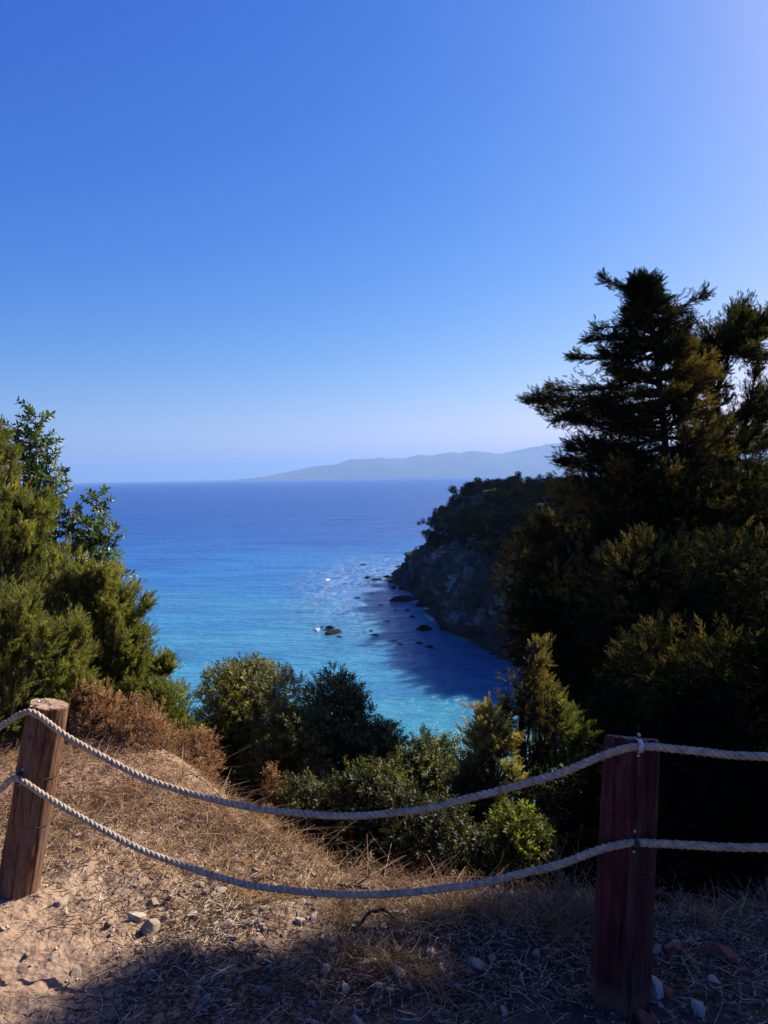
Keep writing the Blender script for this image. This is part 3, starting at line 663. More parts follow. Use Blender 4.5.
tipsB += [(pb(726, 455), pb(x_, y_, d_), 1.8) for x_, y_, d_ in [(765, 420, -.6), (775, 440, .4), (750, 462, -.9), (768, 395, .5), (690, 440, -.4), (700, 470, -.8), (675, 452, .5), (740, 480, -.7), (755, 372, -.2)]]
conifer('juniper_tree', baseB, topB, prof(0, 1.1, .3, 1.1, .42, .7, .52, .22, .64, .10, .8, .35, 1, .15),
    'spreading juniper with bare curved trunk at the right edge', mat='juniper_mid', seed=8, nb=50, dens=48, size=.090, fan=.65, rise=.15, core=.1, tips=tipsB, trunk_r=.10, u0=.1, bend=bendB)

# off the right edge of the photograph: the tree whose shade lies over the path
baseC = np.array([6.5, 6.9, 0]); baseC[2] = zg(baseC) - .1
tipsC = [(.6, np.array([x_ + .15 * z_ + .40, y_ + .10, z_]), 2.3) for x_, y_, z_ in [(3.9, 5.5, 4.6), (3.4, 5.6, 4.9), (4.3, 5.0, 4.6), (3.5, 5.9, 5.2), (4.6, 5.6, 5.4), (5.0, 5.0, 4.8), (5.6, 4.8, 4.8), (6.4, 5.0, 5.0), (6.0, 4.6, 5.2), (5.4, 4.4, 4.9), (4.8, 4.9, 5.2), (4.4, 4.7, 4.3), (3.7, 5.1, 4.4), (5.2, 5.2, 5.3), (4.6, 4.4, 4.0), (3.05, 5.75, 4.7), (3.15, 5.45, 4.7), (3.2, 6.05, 5.0), (3.0, 5.85, 5.1), (3.5, 5.3, 4.8), (3.6, 6.0, 5.3), (4.4, 6.3, 5.4), (5.3, 5.7, 5.6), (6.2, 5.7, 5.6), (4.1, 5.3, 5.0), (5.0, 4.6, 4.4), (6.0, 4.4, 4.4)]]
conifer('juniper_tree', baseC, np.array([6.6, 6.2, 6.0]), prof(0, .7, .4, 1.2, .7, 1.6, .85, 1.3, 1, .4),
    'old juniper standing just beyond the right edge shading the path', mat='juniper_shaded', seed=12, nb=50, dens=26, size=.16, rise=.25, tips=tipsC, trunk_r=.14, u0=.4, holes=[(-1.2, 2.68, .52), (-1.38, 2.25, .36), (-.3, 3.05, .36), (.25, 3.1, .36), (0.03, 2.36, .17), (.22, 2.43, .13), (.14, 2.28, .13), (.34, 2.36, .08), (-.12, 2.30, .09), (-.45, 2.35, .05), (-.55, 2.15, .06), (-.30, 2.48, .05), (-.7, 2.05, .06), (.45, 2.2, .05), (.85, 2.2, .05), (.15, 2.05, .05), (1.25, 2.2, .06), (.55, 2.62, .06), (-.15, 1.95, .05), (-.32, 2.2, .07), (1.1, 2.45, .07), (.6, 2.05, .05), (-.15, 2.12, .05), (.75, 2.5, .06)])

# thicket under the right trees, its shade put into the leaf colours
def sh(name, px, top, hw, Y, label, mat='lentisk_shaded', **k):
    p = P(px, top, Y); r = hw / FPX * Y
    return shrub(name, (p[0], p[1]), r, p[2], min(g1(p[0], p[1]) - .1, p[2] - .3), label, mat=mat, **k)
def jn(px, top, hw, Y, label, mat='juniper_shaded', lean=0, name='juniper_bush', foot=None, **k):
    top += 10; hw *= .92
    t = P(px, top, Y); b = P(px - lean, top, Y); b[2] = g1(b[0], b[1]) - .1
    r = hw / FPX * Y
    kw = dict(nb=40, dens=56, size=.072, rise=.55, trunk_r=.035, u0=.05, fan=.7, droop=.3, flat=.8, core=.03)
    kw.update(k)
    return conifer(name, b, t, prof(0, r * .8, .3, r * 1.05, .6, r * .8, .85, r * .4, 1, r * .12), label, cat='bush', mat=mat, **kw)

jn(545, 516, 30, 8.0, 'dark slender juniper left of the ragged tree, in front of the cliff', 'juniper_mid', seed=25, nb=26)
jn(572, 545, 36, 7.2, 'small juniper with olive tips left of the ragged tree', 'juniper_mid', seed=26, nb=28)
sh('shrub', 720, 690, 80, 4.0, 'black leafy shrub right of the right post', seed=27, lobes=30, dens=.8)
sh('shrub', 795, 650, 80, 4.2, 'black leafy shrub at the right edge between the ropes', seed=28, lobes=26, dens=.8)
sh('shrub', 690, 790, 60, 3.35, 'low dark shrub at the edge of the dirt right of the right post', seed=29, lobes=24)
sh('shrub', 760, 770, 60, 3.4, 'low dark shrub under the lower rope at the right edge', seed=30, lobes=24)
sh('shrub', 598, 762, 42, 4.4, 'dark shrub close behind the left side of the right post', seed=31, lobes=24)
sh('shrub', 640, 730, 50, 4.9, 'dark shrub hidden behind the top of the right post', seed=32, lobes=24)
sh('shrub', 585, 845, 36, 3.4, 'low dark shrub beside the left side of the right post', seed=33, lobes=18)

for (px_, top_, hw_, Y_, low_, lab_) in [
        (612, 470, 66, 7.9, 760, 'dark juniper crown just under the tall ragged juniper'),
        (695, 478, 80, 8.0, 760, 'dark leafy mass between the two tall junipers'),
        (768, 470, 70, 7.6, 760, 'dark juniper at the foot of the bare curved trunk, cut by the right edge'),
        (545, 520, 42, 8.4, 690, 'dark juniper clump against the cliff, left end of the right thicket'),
        (574, 560, 58, 7.0, 690, 'dark juniper with a few sunlit gold tips left of the middle of the right thicket'),
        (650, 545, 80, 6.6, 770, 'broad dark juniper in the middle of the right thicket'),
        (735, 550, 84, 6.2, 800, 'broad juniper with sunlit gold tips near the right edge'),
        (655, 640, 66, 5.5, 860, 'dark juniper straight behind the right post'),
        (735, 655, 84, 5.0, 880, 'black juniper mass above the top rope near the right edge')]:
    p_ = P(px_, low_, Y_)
    sh('juniper_bush', px_, top_, hw_, Y_, lab_, mat='juniper_shaded', tpl='jun', leaf=.12, seed=int(px_ + top_), lobes=46, dens=.75, up=.15, zlow=float(p_[2]), cap=.42)
# golden junipers in the middle right
jn(536, 632, 27, 4.9, 'slim young juniper spire in front of the dark cove water', 'juniper_gold', lean=-14, seed=41, nb=34, dens=50, size=.07, fan=.5)
jn(560, 705, 20, 5.0, 'thin juniper right of the young spire', 'juniper', seed=44, nb=18, dens=34, size=.08, fan=.5)
jn(487, 718, 34, 4.7, 'olive gold juniper left of the young spire, over the water', 'juniper_gold', seed=42, nb=30, dens=40, size=.085, fan=.6)
sh('juniper_bush', 541, 648, 24, 4.95, 'slender gold tipped juniper column beside the young spire', mat='juniper_gold', tpl='jun', leaf=.07, seed=141, lobes=34, dens=.6, up=.8)
sh('juniper_bush', 488, 730, 32, 4.8, 'rounded golden juniper under the sea, left of the young spire', mat='juniper_gold', tpl='jun', leaf=.07, seed=142, lobes=26, dens=.6, up=.8)
sh('shrub', 522, 818, 38, 3.9, 'bright yellow green shrub above the lower rope', mat='lime', seed=43, lobes=34, leaf=.055)
sh('shrub', 566, 785, 40, 4.5, 'dull green shrub between the bright shrub and the right post', mat='lentisk_low', seed=45, lobes=18, leaf=.075)

# ================================================================== CENTRE SHRUBS
sh('shrub', 246, 668, 60, 6.1, 'round dark green shrub right of the dead brown bush', mat='lentisk', seed=51, lobes=34)
sh('shrub', 338, 688, 66, 5.7, 'tallest of the middle shrubs, olive green with brownish leaves', mat='lentisk', seed=52, lobes=36)
sh('shrub', 292, 715, 50, 5.3, 'shrub filling the dip between the two tall middle shrubs', mat='lentisk', seed=53, lobes=26)
sh('shrub', 385, 728, 40, 5.4, 'shrub joining the tallest middle shrub to the lower one on its right', mat='lentisk', seed=60, lobes=28)
sh('shrub', 428, 742, 56, 5.2, 'lower shrub with one upright shoot right of the tallest middle shrub', mat='lentisk', seed=54, lobes=30)
sh('shrub', 470, 778, 48, 4.7, 'low olive shrub under the golden juniper', mat='lentisk_low', seed=55, lobes=24)
sh('shrub', 370, 785, 60, 4.4, 'low dark shrub behind the middle of the lower rope', mat='lentisk_low', seed=56, lobes=26)
sh('shrub', 300, 795, 44, 4.5, 'low dark shrub at the foot of the bank', mat='lentisk_low', seed=57, lobes=20)
sh('shrub', 440, 822, 54, 3.9, 'low shrub crossed by the lower rope near its lowest sag', mat='lentisk_low', seed=58, lobes=22)
sh('shrub', 200, 728, 30, 5.9, 'small green shrub between the left juniper and the round shrub', mat='lentisk', seed=59, lobes=18)

# ================================================================== LEFT SIDE
kl = dict(size=.072, dens=60, rise=1.0, fan=.5, droop=.5, flat=1.0, core=.05)
jn(-18, 436, 56, 5.0, 'tallest olive juniper cut by the left edge', 'juniper', seed=61, nb=80, **kl)
jn(34, 506, 48, 4.9, 'dense olive juniper behind the left post', 'juniper', seed=62, nb=70, **kl)
jn(84, 580, 44, 4.9, 'mid sized juniper sloping down right of the left post', 'juniper', seed=63, nb=56, **kl)
jn(132, 638, 25, 5.1, 'small pointed juniper at the right end of the left thicket', 'juniper', seed=64, nb=36, **kl)
jn(163, 664, 20, 5.4, 'lowest juniper of the left thicket beside the water', 'juniper', seed=65, nb=28, **kl)
jn(-10, 610, 60, 4.2, 'low juniper at the left edge behind the ropes', 'juniper', seed=66, nb=50, **kl)
jn(60, 640, 42, 4.5, 'low juniper spreading above the dead brown bush', 'juniper', seed=67, nb=46, **kl)

for (px_, top_, hw_, Y_, lab_) in [(0, 480, 52, 5.3, 'dense juniper filling the left edge behind the taller one'), (45, 560, 50, 5.2, 'dense juniper filling the middle of the left thicket'), (95, 620, 48, 5.3, 'dense juniper low in the left thicket behind the dead bush'), (30, 640, 56, 4.6, 'dense juniper behind the top of the left post'), (160, 690, 30, 5.2, 'low dense juniper at the right foot of the left thicket')]:
    sh('juniper_bush', px_, top_, hw_, Y_, lab_, mat='juniper', tpl='jun', leaf=.095, seed=int(px_ + top_), lobes=34, dens=.8, up=.9)

def shoots(name, label, lst, seed, leafs=.10, mat='broad'):
    """upright leafy shoots: each a thin stem with paired leaves"""
    global rng
    keep = rng; rng = np.random.default_rng(seed)
    base = np.asarray(lst[0][0], float); root = empty(name, base, label, 'sapling'); g = Geo(); out = []
    for (a, b, L) in lst:
        a = np.asarray(a); b = np.asarray(b); m = a * .5 + b * .5 + rng.normal(size=3) * .04
        pth = catmull([a, m, b], 30); V, F = tube(pth, np.linspace(.012, .003, 30), 5, False); g.add(V, F)
        n = int(L); u = np.linspace(.3, 1, n); ii = (u * 29).astype(int); o = pth[ii]
        ang = np.arange(n) * 2.4
        d = unit(np.stack([np.cos(ang), np.sin(ang), np.full(n, .45)], 1) + rng.normal(size=(n, 3)) * .15)
        sl = (.16 * (1.25 - u)) + .03
        for f in (.2, .6, 1.0):
            out.append((o + d * (sl * f)[:, None], unit(d + [0, 0, .3] + rng.normal(size=(n, 3)) * .2), leafs * rng.uniform(.7, 1.15, n), np.clip(.55 + .2 * rng.normal(size=n), .05, .95)))
        for q in range(n):
            V, F = tube(np.stack([o[q], o[q] + d[q] * sl[q] * 1.05]), [.004, .0015], 4, False); g.add(V, F)
    link('stems', g.mesh('stems', M['bark'], True, base), root); flush(out, BV, BF, BT, 'foliage', M[mat], root, base); rng = keep
def gp(px, Y):
    p = P(px, 700, Y); p[2] = g1(p[0], p[1]) - .05; return p
b1 = gp(38, 5.6); b2 = gp(85, 5.7)
shoots('sapling', 'tall leafy sapling sticking up out of the left junipers against the sky', [(b1, P(35, 411, 5.6), 60), (b1, P(48, 445, 5.55), 46), (b1, P(56, 478, 5.5), 40), (b1, P(24, 438, 5.6), 40), (b1, P(45, 505, 5.4), 36), (b1, P(36, 460, 5.7), 40), (b1, P(14, 428, 5.6), 34)], 71, .075)
shoots('sapling', 'thin open sapling with leaves against the sea left of the middle', [(b2, P(97, 497, 5.7), 46), (b2, P(110, 530, 5.6), 34), (b2, P(72, 512, 5.6), 34), (b2, P(90, 530, 5.5), 34), (b2, P(118, 570, 5.6), 16), (b2, P(108, 560, 5.4), 18), (b2, P(84, 540, 5.5), 18)], 72, .08)

# dead brown bushes on the bank
def dead(px, top, hw, Y, label, **k):
    kw = dict(lobes=26, leaf=.055, tpl='dry', dens=.15); kw.update(k)
    return sh('dead_bush', px, top, hw, Y, label, mat='dead', **kw)
dead(92, 690, 26, 4.4, 'dead brown bush rising just right of the left post', seed=81)
dead(140, 712, 36, 4.4, 'wide dead brown bush in the middle of the bank edge', seed=82)
dead(195, 735, 24, 4.6, 'dead brown bush at the foot of the small green shrub', seed=83)
dead(272, 770, 9, 4.6, 'thin dead sprig standing before the middle shrubs', seed=84, lobes=12)
dead(265, 812, 14, 4.0, 'small dead tuft low on the bank beside the shrubs', seed=85, lobes=8, leaf=.045)

# ================================================================== FENCE
postL = Pz(16, 898, 0.0); postR = Pz(619, 1003, 0.0)
topL = P(49, 703, postL[1] - .02); topR = P(632, 737, postR[1] - .01)
print('posts', postL, topL, postR, topR)

def post(base, top, r0, r1, mat, label, seed, staples, wires, slant=(0.0, 0.0), chamfer=.004, smat=('iron', 'iron')):
    root = empty('fence_post', base, label, 'fence post', 'round wooden posts of the rope fence')
    axis = unit(np.asarray(top) - base); L = np.linalg.norm(np.asarray(top) - base)
    X = unit(np.cross(axis, [0, 1, 0.])); Yv = np.cross(axis, X)   # Yv points away from / to the viewer
    seg = 160; rows = 150
    zz = np.concatenate([np.linspace(-.25, L - .006, rows), [L - .002, L]])
    rr = r0 + (r1 - r0) * np.clip(zz / L, 0, 1); rr[-2] -= .001; rr[-1] -= chamfer
    a = np.linspace(0, 2 * np.pi, seg, endpoint=False)
    A, Z = np.meshgrid(a, zz); RR = np.repeat(rr[:, None], seg, 1)
    q = np.stack([np.cos(A).ravel() * 2.2, np.sin(A).ravel() * 2.2, Z.ravel() * 1.6 + seed], 1)
    d = .0055 * fbm(q, 3) + .0018 * fbm(q * np.array([8, 8, 1.5]), 3)
    # drying cracks running along the grain
    for (ca, z0, z1, w) in ((1.2, .15, .55, .06), (2.0, .35, L, .05), (.7, L * .6, L, .05), (1.65, .0, .3, .05), (2.5, .1, .6, .05), (1.5, L * .7, L, .04)):
        dd = np.abs(((A.ravel() - ca - .08 * np.sin(Z.ravel() * 9 + seed)) + np.pi) % (2 * np.pi) - np.pi)
        inside = np.clip((Z.ravel() - z0) / .06, 0, 1) * np.clip((z1 - Z.ravel()) / .06 + (z1 >= L), 0, 1)
        d -= .012 * np.clip(1 - dd / (w * .75 * (1 + .4 * vnoise(q * 3))), 0, 1) * inside
    RR = RR + d.reshape(RR.shape)
    chip = np.zeros_like(RR); chip[-3:] = -np.abs(fbm(q, 3)).reshape(RR.shape)[-3:] * .010; Z = Z + chip
    sl = (slant[0] * np.cos(A) + slant[1] * np.sin(A)) * RR * np.clip((Z - L + .1) / .1, 0, 1)
    V = (RR * np.cos(A))[..., None] * X + (RR * np.sin(A))[..., None] * Yv + (Z + sl)[..., None] * axis
    V = V.reshape(-1, 3); n = len(zz)
    i = np.arange(n - 1)[:, None] * seg; j = np.arange(seg)[None]
    F = np.stack([i + j, i + (j + 1) % seg, i + seg + (j + 1) % seg, i + seg + j], -1).reshape(-1, 4)
    link('shaft', np_mesh('shaft', V, F, mat, smooth=True), root)
    # sawn top
    ring = V[-seg:]; g = Geo(); rings = [ring]; c = ring.mean(0)
    for f in (.8, .55, .3, .05): rings.append(c + (ring - c) * f + axis * (.0015 * rng.normal(size=(seg, 1))))
    VV = np.concatenate(rings); i = np.arange(4)[:, None] * seg
    FF = np.stack([i + j, i + (j + 1) % seg, i + seg + (j + 1) % seg, i + seg + j], -1).reshape(-1, 4)
    link('sawn_top', np_mesh('sawn_top', VV, FF, M['endgrain'], smooth=False), root)
    base = np.asarray(base)
    for si, (h, ang) in enumerate(staples):       # metal strap nailed over the rope
        dirv = X * math.cos(ang) + Yv * math.sin(ang); rad = r0 + (r1 - r0) * h / L
        dirv = unit(dirv * .4 + Yv * .6); side = unit(np.cross(axis, dirv))
        o = axis * h + (X * math.cos(ang) + Yv * math.sin(ang)) * (rad + .014)
        t_ = np.linspace(-1.75, 1.75, 15); c_ = o + (np.sin(t_) * .0158)[:, None] * axis + (np.cos(t_) * .0158)[:, None] * dirv
        c_ = np.concatenate([[c_[0] - dirv * .012], c_, [c_[-1] - dirv * .012]])
        out_ = unit(c_ - o); w_ = .0065
        VV = np.concatenate([c_ - side * w_, c_ + side * w_, c_ + out_ * .0018 + side * w_, c_ + out_ * .0018 - side * w_]); m_ = len(c_); i_ = np.arange(m_ - 1)
        FF = np.concatenate([np.stack([q_ * m_ + i_, q_ * m_ + i_ + 1, ((q_ + 1) % 4) * m_ + i_ + 1, ((q_ + 1) % 4) * m_ + i_], 1) for q_ in range(4)])
        link('rope_strap', np_mesh('rope_strap', VV, FF, M[smat[si % 2]]), root)
        for z_ in (-.030, .030):
            b_ = o - (X * math.cos(ang) + Yv * math.sin(ang)) * .014
            V, F = tube([b_ + axis * z_ - dirv * .004, b_ + axis * z_ + dirv * .003, b_ + axis * z_ + dirv * .005], [.0042, .0042, .003], 10); link('nail_head', np_mesh('nail_head', V, F, M['metal'], smooth=True), root)
    for (h, tl) in wires:
        t = np.linspace(0, 2 * np.pi, 40); rad = r0 + (r1 - r0) * h / L + .0025
        pts = (np.cos(t) * rad)[:, None] * X + (np.sin(t) * rad)[:, None] * Yv + (h + tl * np.cos(t))[:, None] * axis
        V, F = tube(pts, .0014, 5, False); link('wire', np_mesh('wire', V, F, M['iron'], smooth=True), root)
    return axis, X, Yv

# the fence line: rope paths read where they cross the fence's vertical plane
fl = postR - postL
def fence_pt(px, py, front):
    d = FWD + RT * ((px - 384) / FPX) - UP * ((py - 512) / FPX)
    nrm = unit(np.array([fl[1], -fl[0], 0])); 
    if nrm[1] > 0: nrm = -nrm
    o = postL + nrm * front
    t = ((o - CAM) @ nrm) / (d @ nrm); return CAM + d * t
FR = .088
upper = [(-260, 770), (-190, 790), (-110, 776), (-50, 752), (0, 727), (22, 714), (36, 714), (62, 733), (100, 755), (140, 776), (180, 790), (230, 803), (279, 811), (330, 815), (378, 814), (430, 808), (477, 796), (520, 785), (560, 773), (600, 757), (625, 749), (641, 747), (660, 748), (700, 752), (740, 756), (790, 758), (860, 758), (960, 750), (1060, 738)]
lower = [(-260, 842), (-190, 860), (-110, 846), (-50, 820), (0, 790), (8, 782), (20, 780), (50, 799), (100, 828), (140, 849), (180, 864), (230, 880), (279, 889), (330, 893), (378, 894), (430, 890), (477, 884), (520, 874), (560, 864), (600, 850), (620, 845), (636, 843), (655, 844), (700, 846), (740, 848), (790, 848), (860, 846), (960, 838), (1060, 826)]
def rope(path_px, label):
    pts = np.array([fence_pt(a, b, FR) for a, b in path_px])
    seglen = np.linalg.norm(np.diff(pts, axis=0), axis=1).sum(); n = int(seglen / .006)
    c = catmull(pts, n); 
    s = np.concatenate([[0], np.cumsum(np.linalg.norm(np.diff(c, axis=0), axis=1))])
    c = np.stack([np.interp(np.linspace(0, s[-1], n), s, c[:, k]) for k in range(3)], 1)
    ar_ = np.linspace(0, s[-1], n); c[:, 2] += .0025 * vnoise(np.stack([ar_ * 2.5, ar_ * 0, ar_ * 0], 1)); c += .0012 * np.stack([vnoise(np.stack([ar_ * 9, ar_ * 0 + q_, ar_ * 0], 1)) for q_ in (3, 5, 8)], 1)
    T = unit(np.gradient(c, axis=0)); B = unit(np.cross(T, [0, 0, 1.])); Nn = np.cross(B, T)
    ph = np.linspace(0, s[-1], n) / .060 * 2 * np.pi
    g = Geo(); rs = .0057
    for k in range(3):
        w = ph + k * 2 * np.pi / 3
        q = c + rs * (np.cos(w)[:, None] * Nn + np.sin(w)[:, None] * B)
        V, F = tube(q, .0061, 9, True, .05); g.add(V, F)
    # loose fibres
    m = 2200; ii = rng.integers(5, n - 5, m); an = rng.random(m) * 6.28
    o = c[ii] + .0118 * (np.cos(an)[:, None] * Nn[ii] + np.sin(an)[:, None] * B[ii]); d = unit(T[ii] * rng.choice([-1, 1], m)[:, None] + rng.normal(size=(m, 3)) * .5)
    tv = np.array([[-.0004, 0, 0], [.0004, 0, 0], [.0003, .002, .008], [-.0003, .002, .008]]); V, F, T_ = scatter(tv, np.array([[0, 1, 2, 3]]), o, d, np.ones(m), np.full(m, .5)); g.add(V, F)
    mid = c[n // 2]
    o = link('rope', g.mesh('rope', M['rope'], True, mid), loc=mid); tag(o, label, 'rope', 'ropes strung between the posts')
    return c
cu = rope(upper, 'upper twisted grey rope sagging between the two posts')
cl = rope(lower, 'lower twisted grey rope sagging between the two posts')

def near_h(curve, base, top, X=None):
    ax = unit(np.asarray(top) - base); d = curve - base; h = d @ ax; r = np.linalg.norm(d - np.outer(h, ax), axis=1); return ax, h, r
def staple_at(px, py, base, top):
    ax = unit(np.asarray(top) - base); X = unit(np.cross(ax, [0, 1, 0.])); Yv = np.cross(ax, X)
    d = fence_pt(px, py, FR) - base; return (float(d @ ax), math.atan2(d @ Yv, d @ X))
rL, rR = .073, .080
stL = [staple_at(29, 713, postL, topL), staple_at(14, 780, postL, topL)]
stR = [staple_at(640, 747, postR, topR), staple_at(635, 843, postR, topR)]
print('staples', stL, stR)
post(postL, topL, rL + .004, rL - .002, M['wood'], 'leaning brown wooden post in the sun on the left', 1, stL, [(.52, .004), (.33, .006)], (0.0, 0.10))
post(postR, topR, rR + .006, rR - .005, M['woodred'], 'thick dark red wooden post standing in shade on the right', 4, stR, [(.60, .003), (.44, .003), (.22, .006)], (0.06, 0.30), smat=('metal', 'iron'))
# the next posts of the fence, outside the photograph
for (px_, side, lab) in ((-225, 0, 'next fence post beyond the left edge'), (1010, 1, 'next fence post beyond the right edge')):
    a_ = fence_pt(px_, upper[1 if side == 0 else -2][1], 0.0); b_ = np.array([a_[0], a_[1], g1(a_[0], a_[1])])
    a_ = a_ + np.array([0, 0, .06]); post(b_, a_, .076, .07, M['wood'], lab, 9 + side, [], [(.4, .003)])

# ================================================================== STONES ON THE PATH
ST = [rock_mesh('stone', M['stone'], 200 + k, [.62, .75, .5, .8, .6, .7][k], 3) for k in range(6)]
named = [(61, 898, 15, 0, 'pale stone lying beside the foot of the left post'), (137, 914, 18, 1, 'rounded pale stone at the back of the stone cluster'), (150, 926, 17, 3, 'upright oval pale stone with a dark shadow, largest of the cluster'),
    (110, 920, 12, 4, 'small tan stone left of the stone cluster'), (154, 901, 12, 3, 'wedge shaped brown stone behind the cluster'), (113, 932, 6, 5, 'tiny pebble in front of the tan stone left of the cluster'), (137, 941, 7, 0, 'pebble in front of the upright oval stone'), (146, 945, 6, 2, 'brown pebble right below the upright oval stone'),
    (75, 972, 13, 3, 'lone tan stone on the rope shadow'), (27, 950, 8, 4, 'small dark stone on the bare dirt left of the lone stone'), (53, 954, 8, 2, 'flat small stone between the dark stone and the lone stone'), (70, 1017, 8, 5, 'small stone at the bottom of the path near the lower shadow'),
    (2, 925, 8, 0, 'stone cut by the left edge'), (192, 914, 13, 1, 'tan stone at the edge of the shade'), (227, 921, 12, 3, 'brown stone right of the stone at the edge of the shade'), (222, 888, 13, 2, 'flat pale stone at the foot of the dry bank'),
    (251, 942, 9, 0, 'stone just inside the big shadow'), (300, 918, 13, 1, 'pale stone on the low bank under the lower rope'), (284, 932, 11, 4, 'tan stone beside the pale stone under the lower rope'), (207, 996, 9, 0, 'stone in shade at the bottom'),
    (365, 962, 22, 4, 'large pale stone in the sunlit patch among straw'), (397, 968, 16, 2, 'flat pale stone right of the large stone in the sunlit patch'), (345, 985, 14, 1, 'tan stone at the left of the sunlit patch'), (325, 968, 12, 3, 'rounded stone left of the sunlit patch'),
    (430, 948, 15, 0, 'bluish flat stone at the back of the sunlit patch'), (441, 968, 12, 3, 'upright stone at the right of the sunlit patch'), (476, 957, 22, 2, 'long brown block of stone lying in the shade'),
    (380, 985, 10, 5, 'stone beneath the sunlit patch'), (313, 962, 10, 2, 'small flat stone in the shade left of the sunlit patch'), (158, 840, 10, 4, 'round stone on the grassy bank'), (80, 843, 9, 1, 'pale stone on the bank right of the left post'), (78, 832, 8, 2, 'flat pale stone above it on the bank'),
    (236, 857, 9, 0, 'stone on the bank over the lower rope'), (250, 898, 11, 3, 'stone beneath the sagging lower rope'), (265, 905, 10, 4, 'stone right of the one beneath the sagging lower rope'), (184, 938, 7, 1, 'pebble left of the big shadow'), (460, 985, 9, 1, 'pale pebble right of the sunlit patch')]
k = 0
NX = [(205, 905, 9, 0, 'angular stone left of the stone at the edge of the shade'), (240, 900, 10, 3, 'angular stone right above the edge of the shade'), (216, 872, 8, 1, 'small pale stone on the slope of the bank'), (270, 880, 8, 5, 'small stone touching the line of the lower rope'), (170, 893, 9, 4, 'broken stone behind the stone cluster to the right'), (290, 900, 12, 0, 'blocky stone below the lower rope'), (262, 925, 11, 1, 'flat stone half buried at the shade edge'), (333, 950, 12, 3, 'angular stone at the back left of the sunlit patch'), (410, 985, 11, 4, 'angular stone at the front of the sunlit patch'), (310, 1000, 9, 2, 'stone in the dark litter at the bottom')]
named += NX
for (px, py, w, v, lab) in named:
    for it in range(3):
        p = Pz(px, py + w * .30, 0.0)
        zz = g1(p[0], p[1]); p = Pz(px, py + w * .30, zz)
    r = w / FPX * p[1] * .62
    o = link('stone', ST[v], loc=(p[0], p[1], g1(p[0], p[1]) + r * .12)); o.scale = (r, r * 1.0, r * (1.6 if 'upright' in lab else 1.15)); o.rotation_euler = (rng.normal() * .2, rng.normal() * .2, rng.random() * 6)
    tag(o, lab, 'stone', 'stones lying on the dirt')
WS = [rock_mesh('white_stone', M['greystone'], 300 + k, .75, 3) for k in range(2)]; RS = [rock_mesh('red_stone', M['redstone'], 320 + k, .6, 3) for k in range(3)]
for (px, py, w, me, sc, nm, lab) in [(654, 1000, 22, WS[0], 1.6, 'stone', 'upright white stone at the foot of the right post'), (699, 1016, 20, WS[1], .8, 'stone', 'flat white stone at the bottom right'), (640, 1016, 26, RS[0], 1.0, 'stone', 'reddish stone right in front of the right post'),
        (721, 949, 28, RS[1], .9, 'stone', 'dark red stone lying at the right edge of the dirt'), (675, 942, 24, RS[2], .9, 'stone', 'tan red stone right of the right post'), (668, 1003, 14, RS[2], 1, 'stone', 'small red stone between the two white stones')]:
    p = Pz(px, py + w * .3, 0.0); r = w / FPX * p[1] * .6
    o = link(nm, me, loc=(p[0], p[1], g1(p[0], p[1]) + r * .25 * sc)); o.scale = (r, r, r * sc); o.rotation_euler = (0, .1, rng.random() * 6); tag(o, lab, 'stone', 'stones lying on the dirt')

# scattered smaller stones
def inview(n, x0, x1, y0, y1):
    return np.stack([rng.uniform(x0, x1, n), rng.uniform(y0, y1, n)], 1)
cnt = 0
for q in inview(900, -1.9, 1.9, 1.85, 4.2):
    d = ramp_d(np.array([q[0]]), np.array([q[1]]))[0]
    if d > .35: continue
    dens = .25 + .75 * (vnoise(np.array([[q[0] * 1.6, q[1] * 2.2, 3.0]]))[0] > 0.0)
    if q[0] < -.65 and q[1] < 2.75: dens *= .25
    if rng.random() > dens * .55: continue
    r = .007 + .021 * rng.random() ** 2.5
    o = link('stone', ST[rng.integers(6)], loc=(q[0], q[1], g1(*q) + r * .2)); o.scale = (r, r, r); o.rotation_euler = (rng.random() * .6, rng.random() * .6, rng.random() * 6)
    tag(o, 'small tan pebble lying loose on the dry dirt', 'stone', 'small pebbles scattered over the dirt'); cnt += 1
    if cnt >= 240: break
print('pebbles', cnt)

for q in np.stack([rng.uniform(-.85, .1, 90), rng.uniform(2.45, 3.15, 90)], 1):
    if ramp_d(q[:1], q[1:])[0] > .3: continue
    r = .009 + .017 * rng.random() ** 1.6
    o = link('stone', ST[rng.integers(6)], loc=(q[0], q[1], g1(*q) + r * .15)); o.scale = (r, r, r); o.rotation_euler = (rng.random() * .6, rng.random() * .6, rng.random() * 6)
    tag(o, 'pale broken rubble stone at the foot of the dry bank', 'stone', 'pale rubble between the dry bank and the shade')

# gravel and crumbs nobody could count
def onground(q, lift=0.0): return np.stack([q[:, 0], q[:, 1], G(q[:, 0], q[:, 1]) + lift], 1)
tv = np.array([[1, 0, -.3], [-.5, .8, -.3], [-.6, -.7, -.3], [.1, .05, .75]]); tf = np.array([[0, 1, 3], [1, 2, 3], [2, 0, 3], [0, 2, 1]])
q = inview(26000, -2.6, 2.3, 1.7, 4.6); q = q[ramp_d(q[:, 0], q[:, 1]) < .5]
q = q[(vnoise(np.c_[q * 2.5, np.zeros(len(q))]) * .5 + .5 + .25 * (q[:, 0] > -.6)) > rng.random(len(q)) * .95]
V, F, T = scatter(tv, tf, onground(q, .001), np.tile([0, 0, 1.], (len(q), 1)) + rng.normal(size=(len(q), 3)) * .3, .0024 + .0085 * rng.random(len(q)) ** 3.5, rng.random(len(q)))
tag(link('gravel', np_mesh('gravel', V, F, M['stone'], T)), 'fine gravel and crumbs of earth strewn over the dirt', 'gravel', kind='stuff')

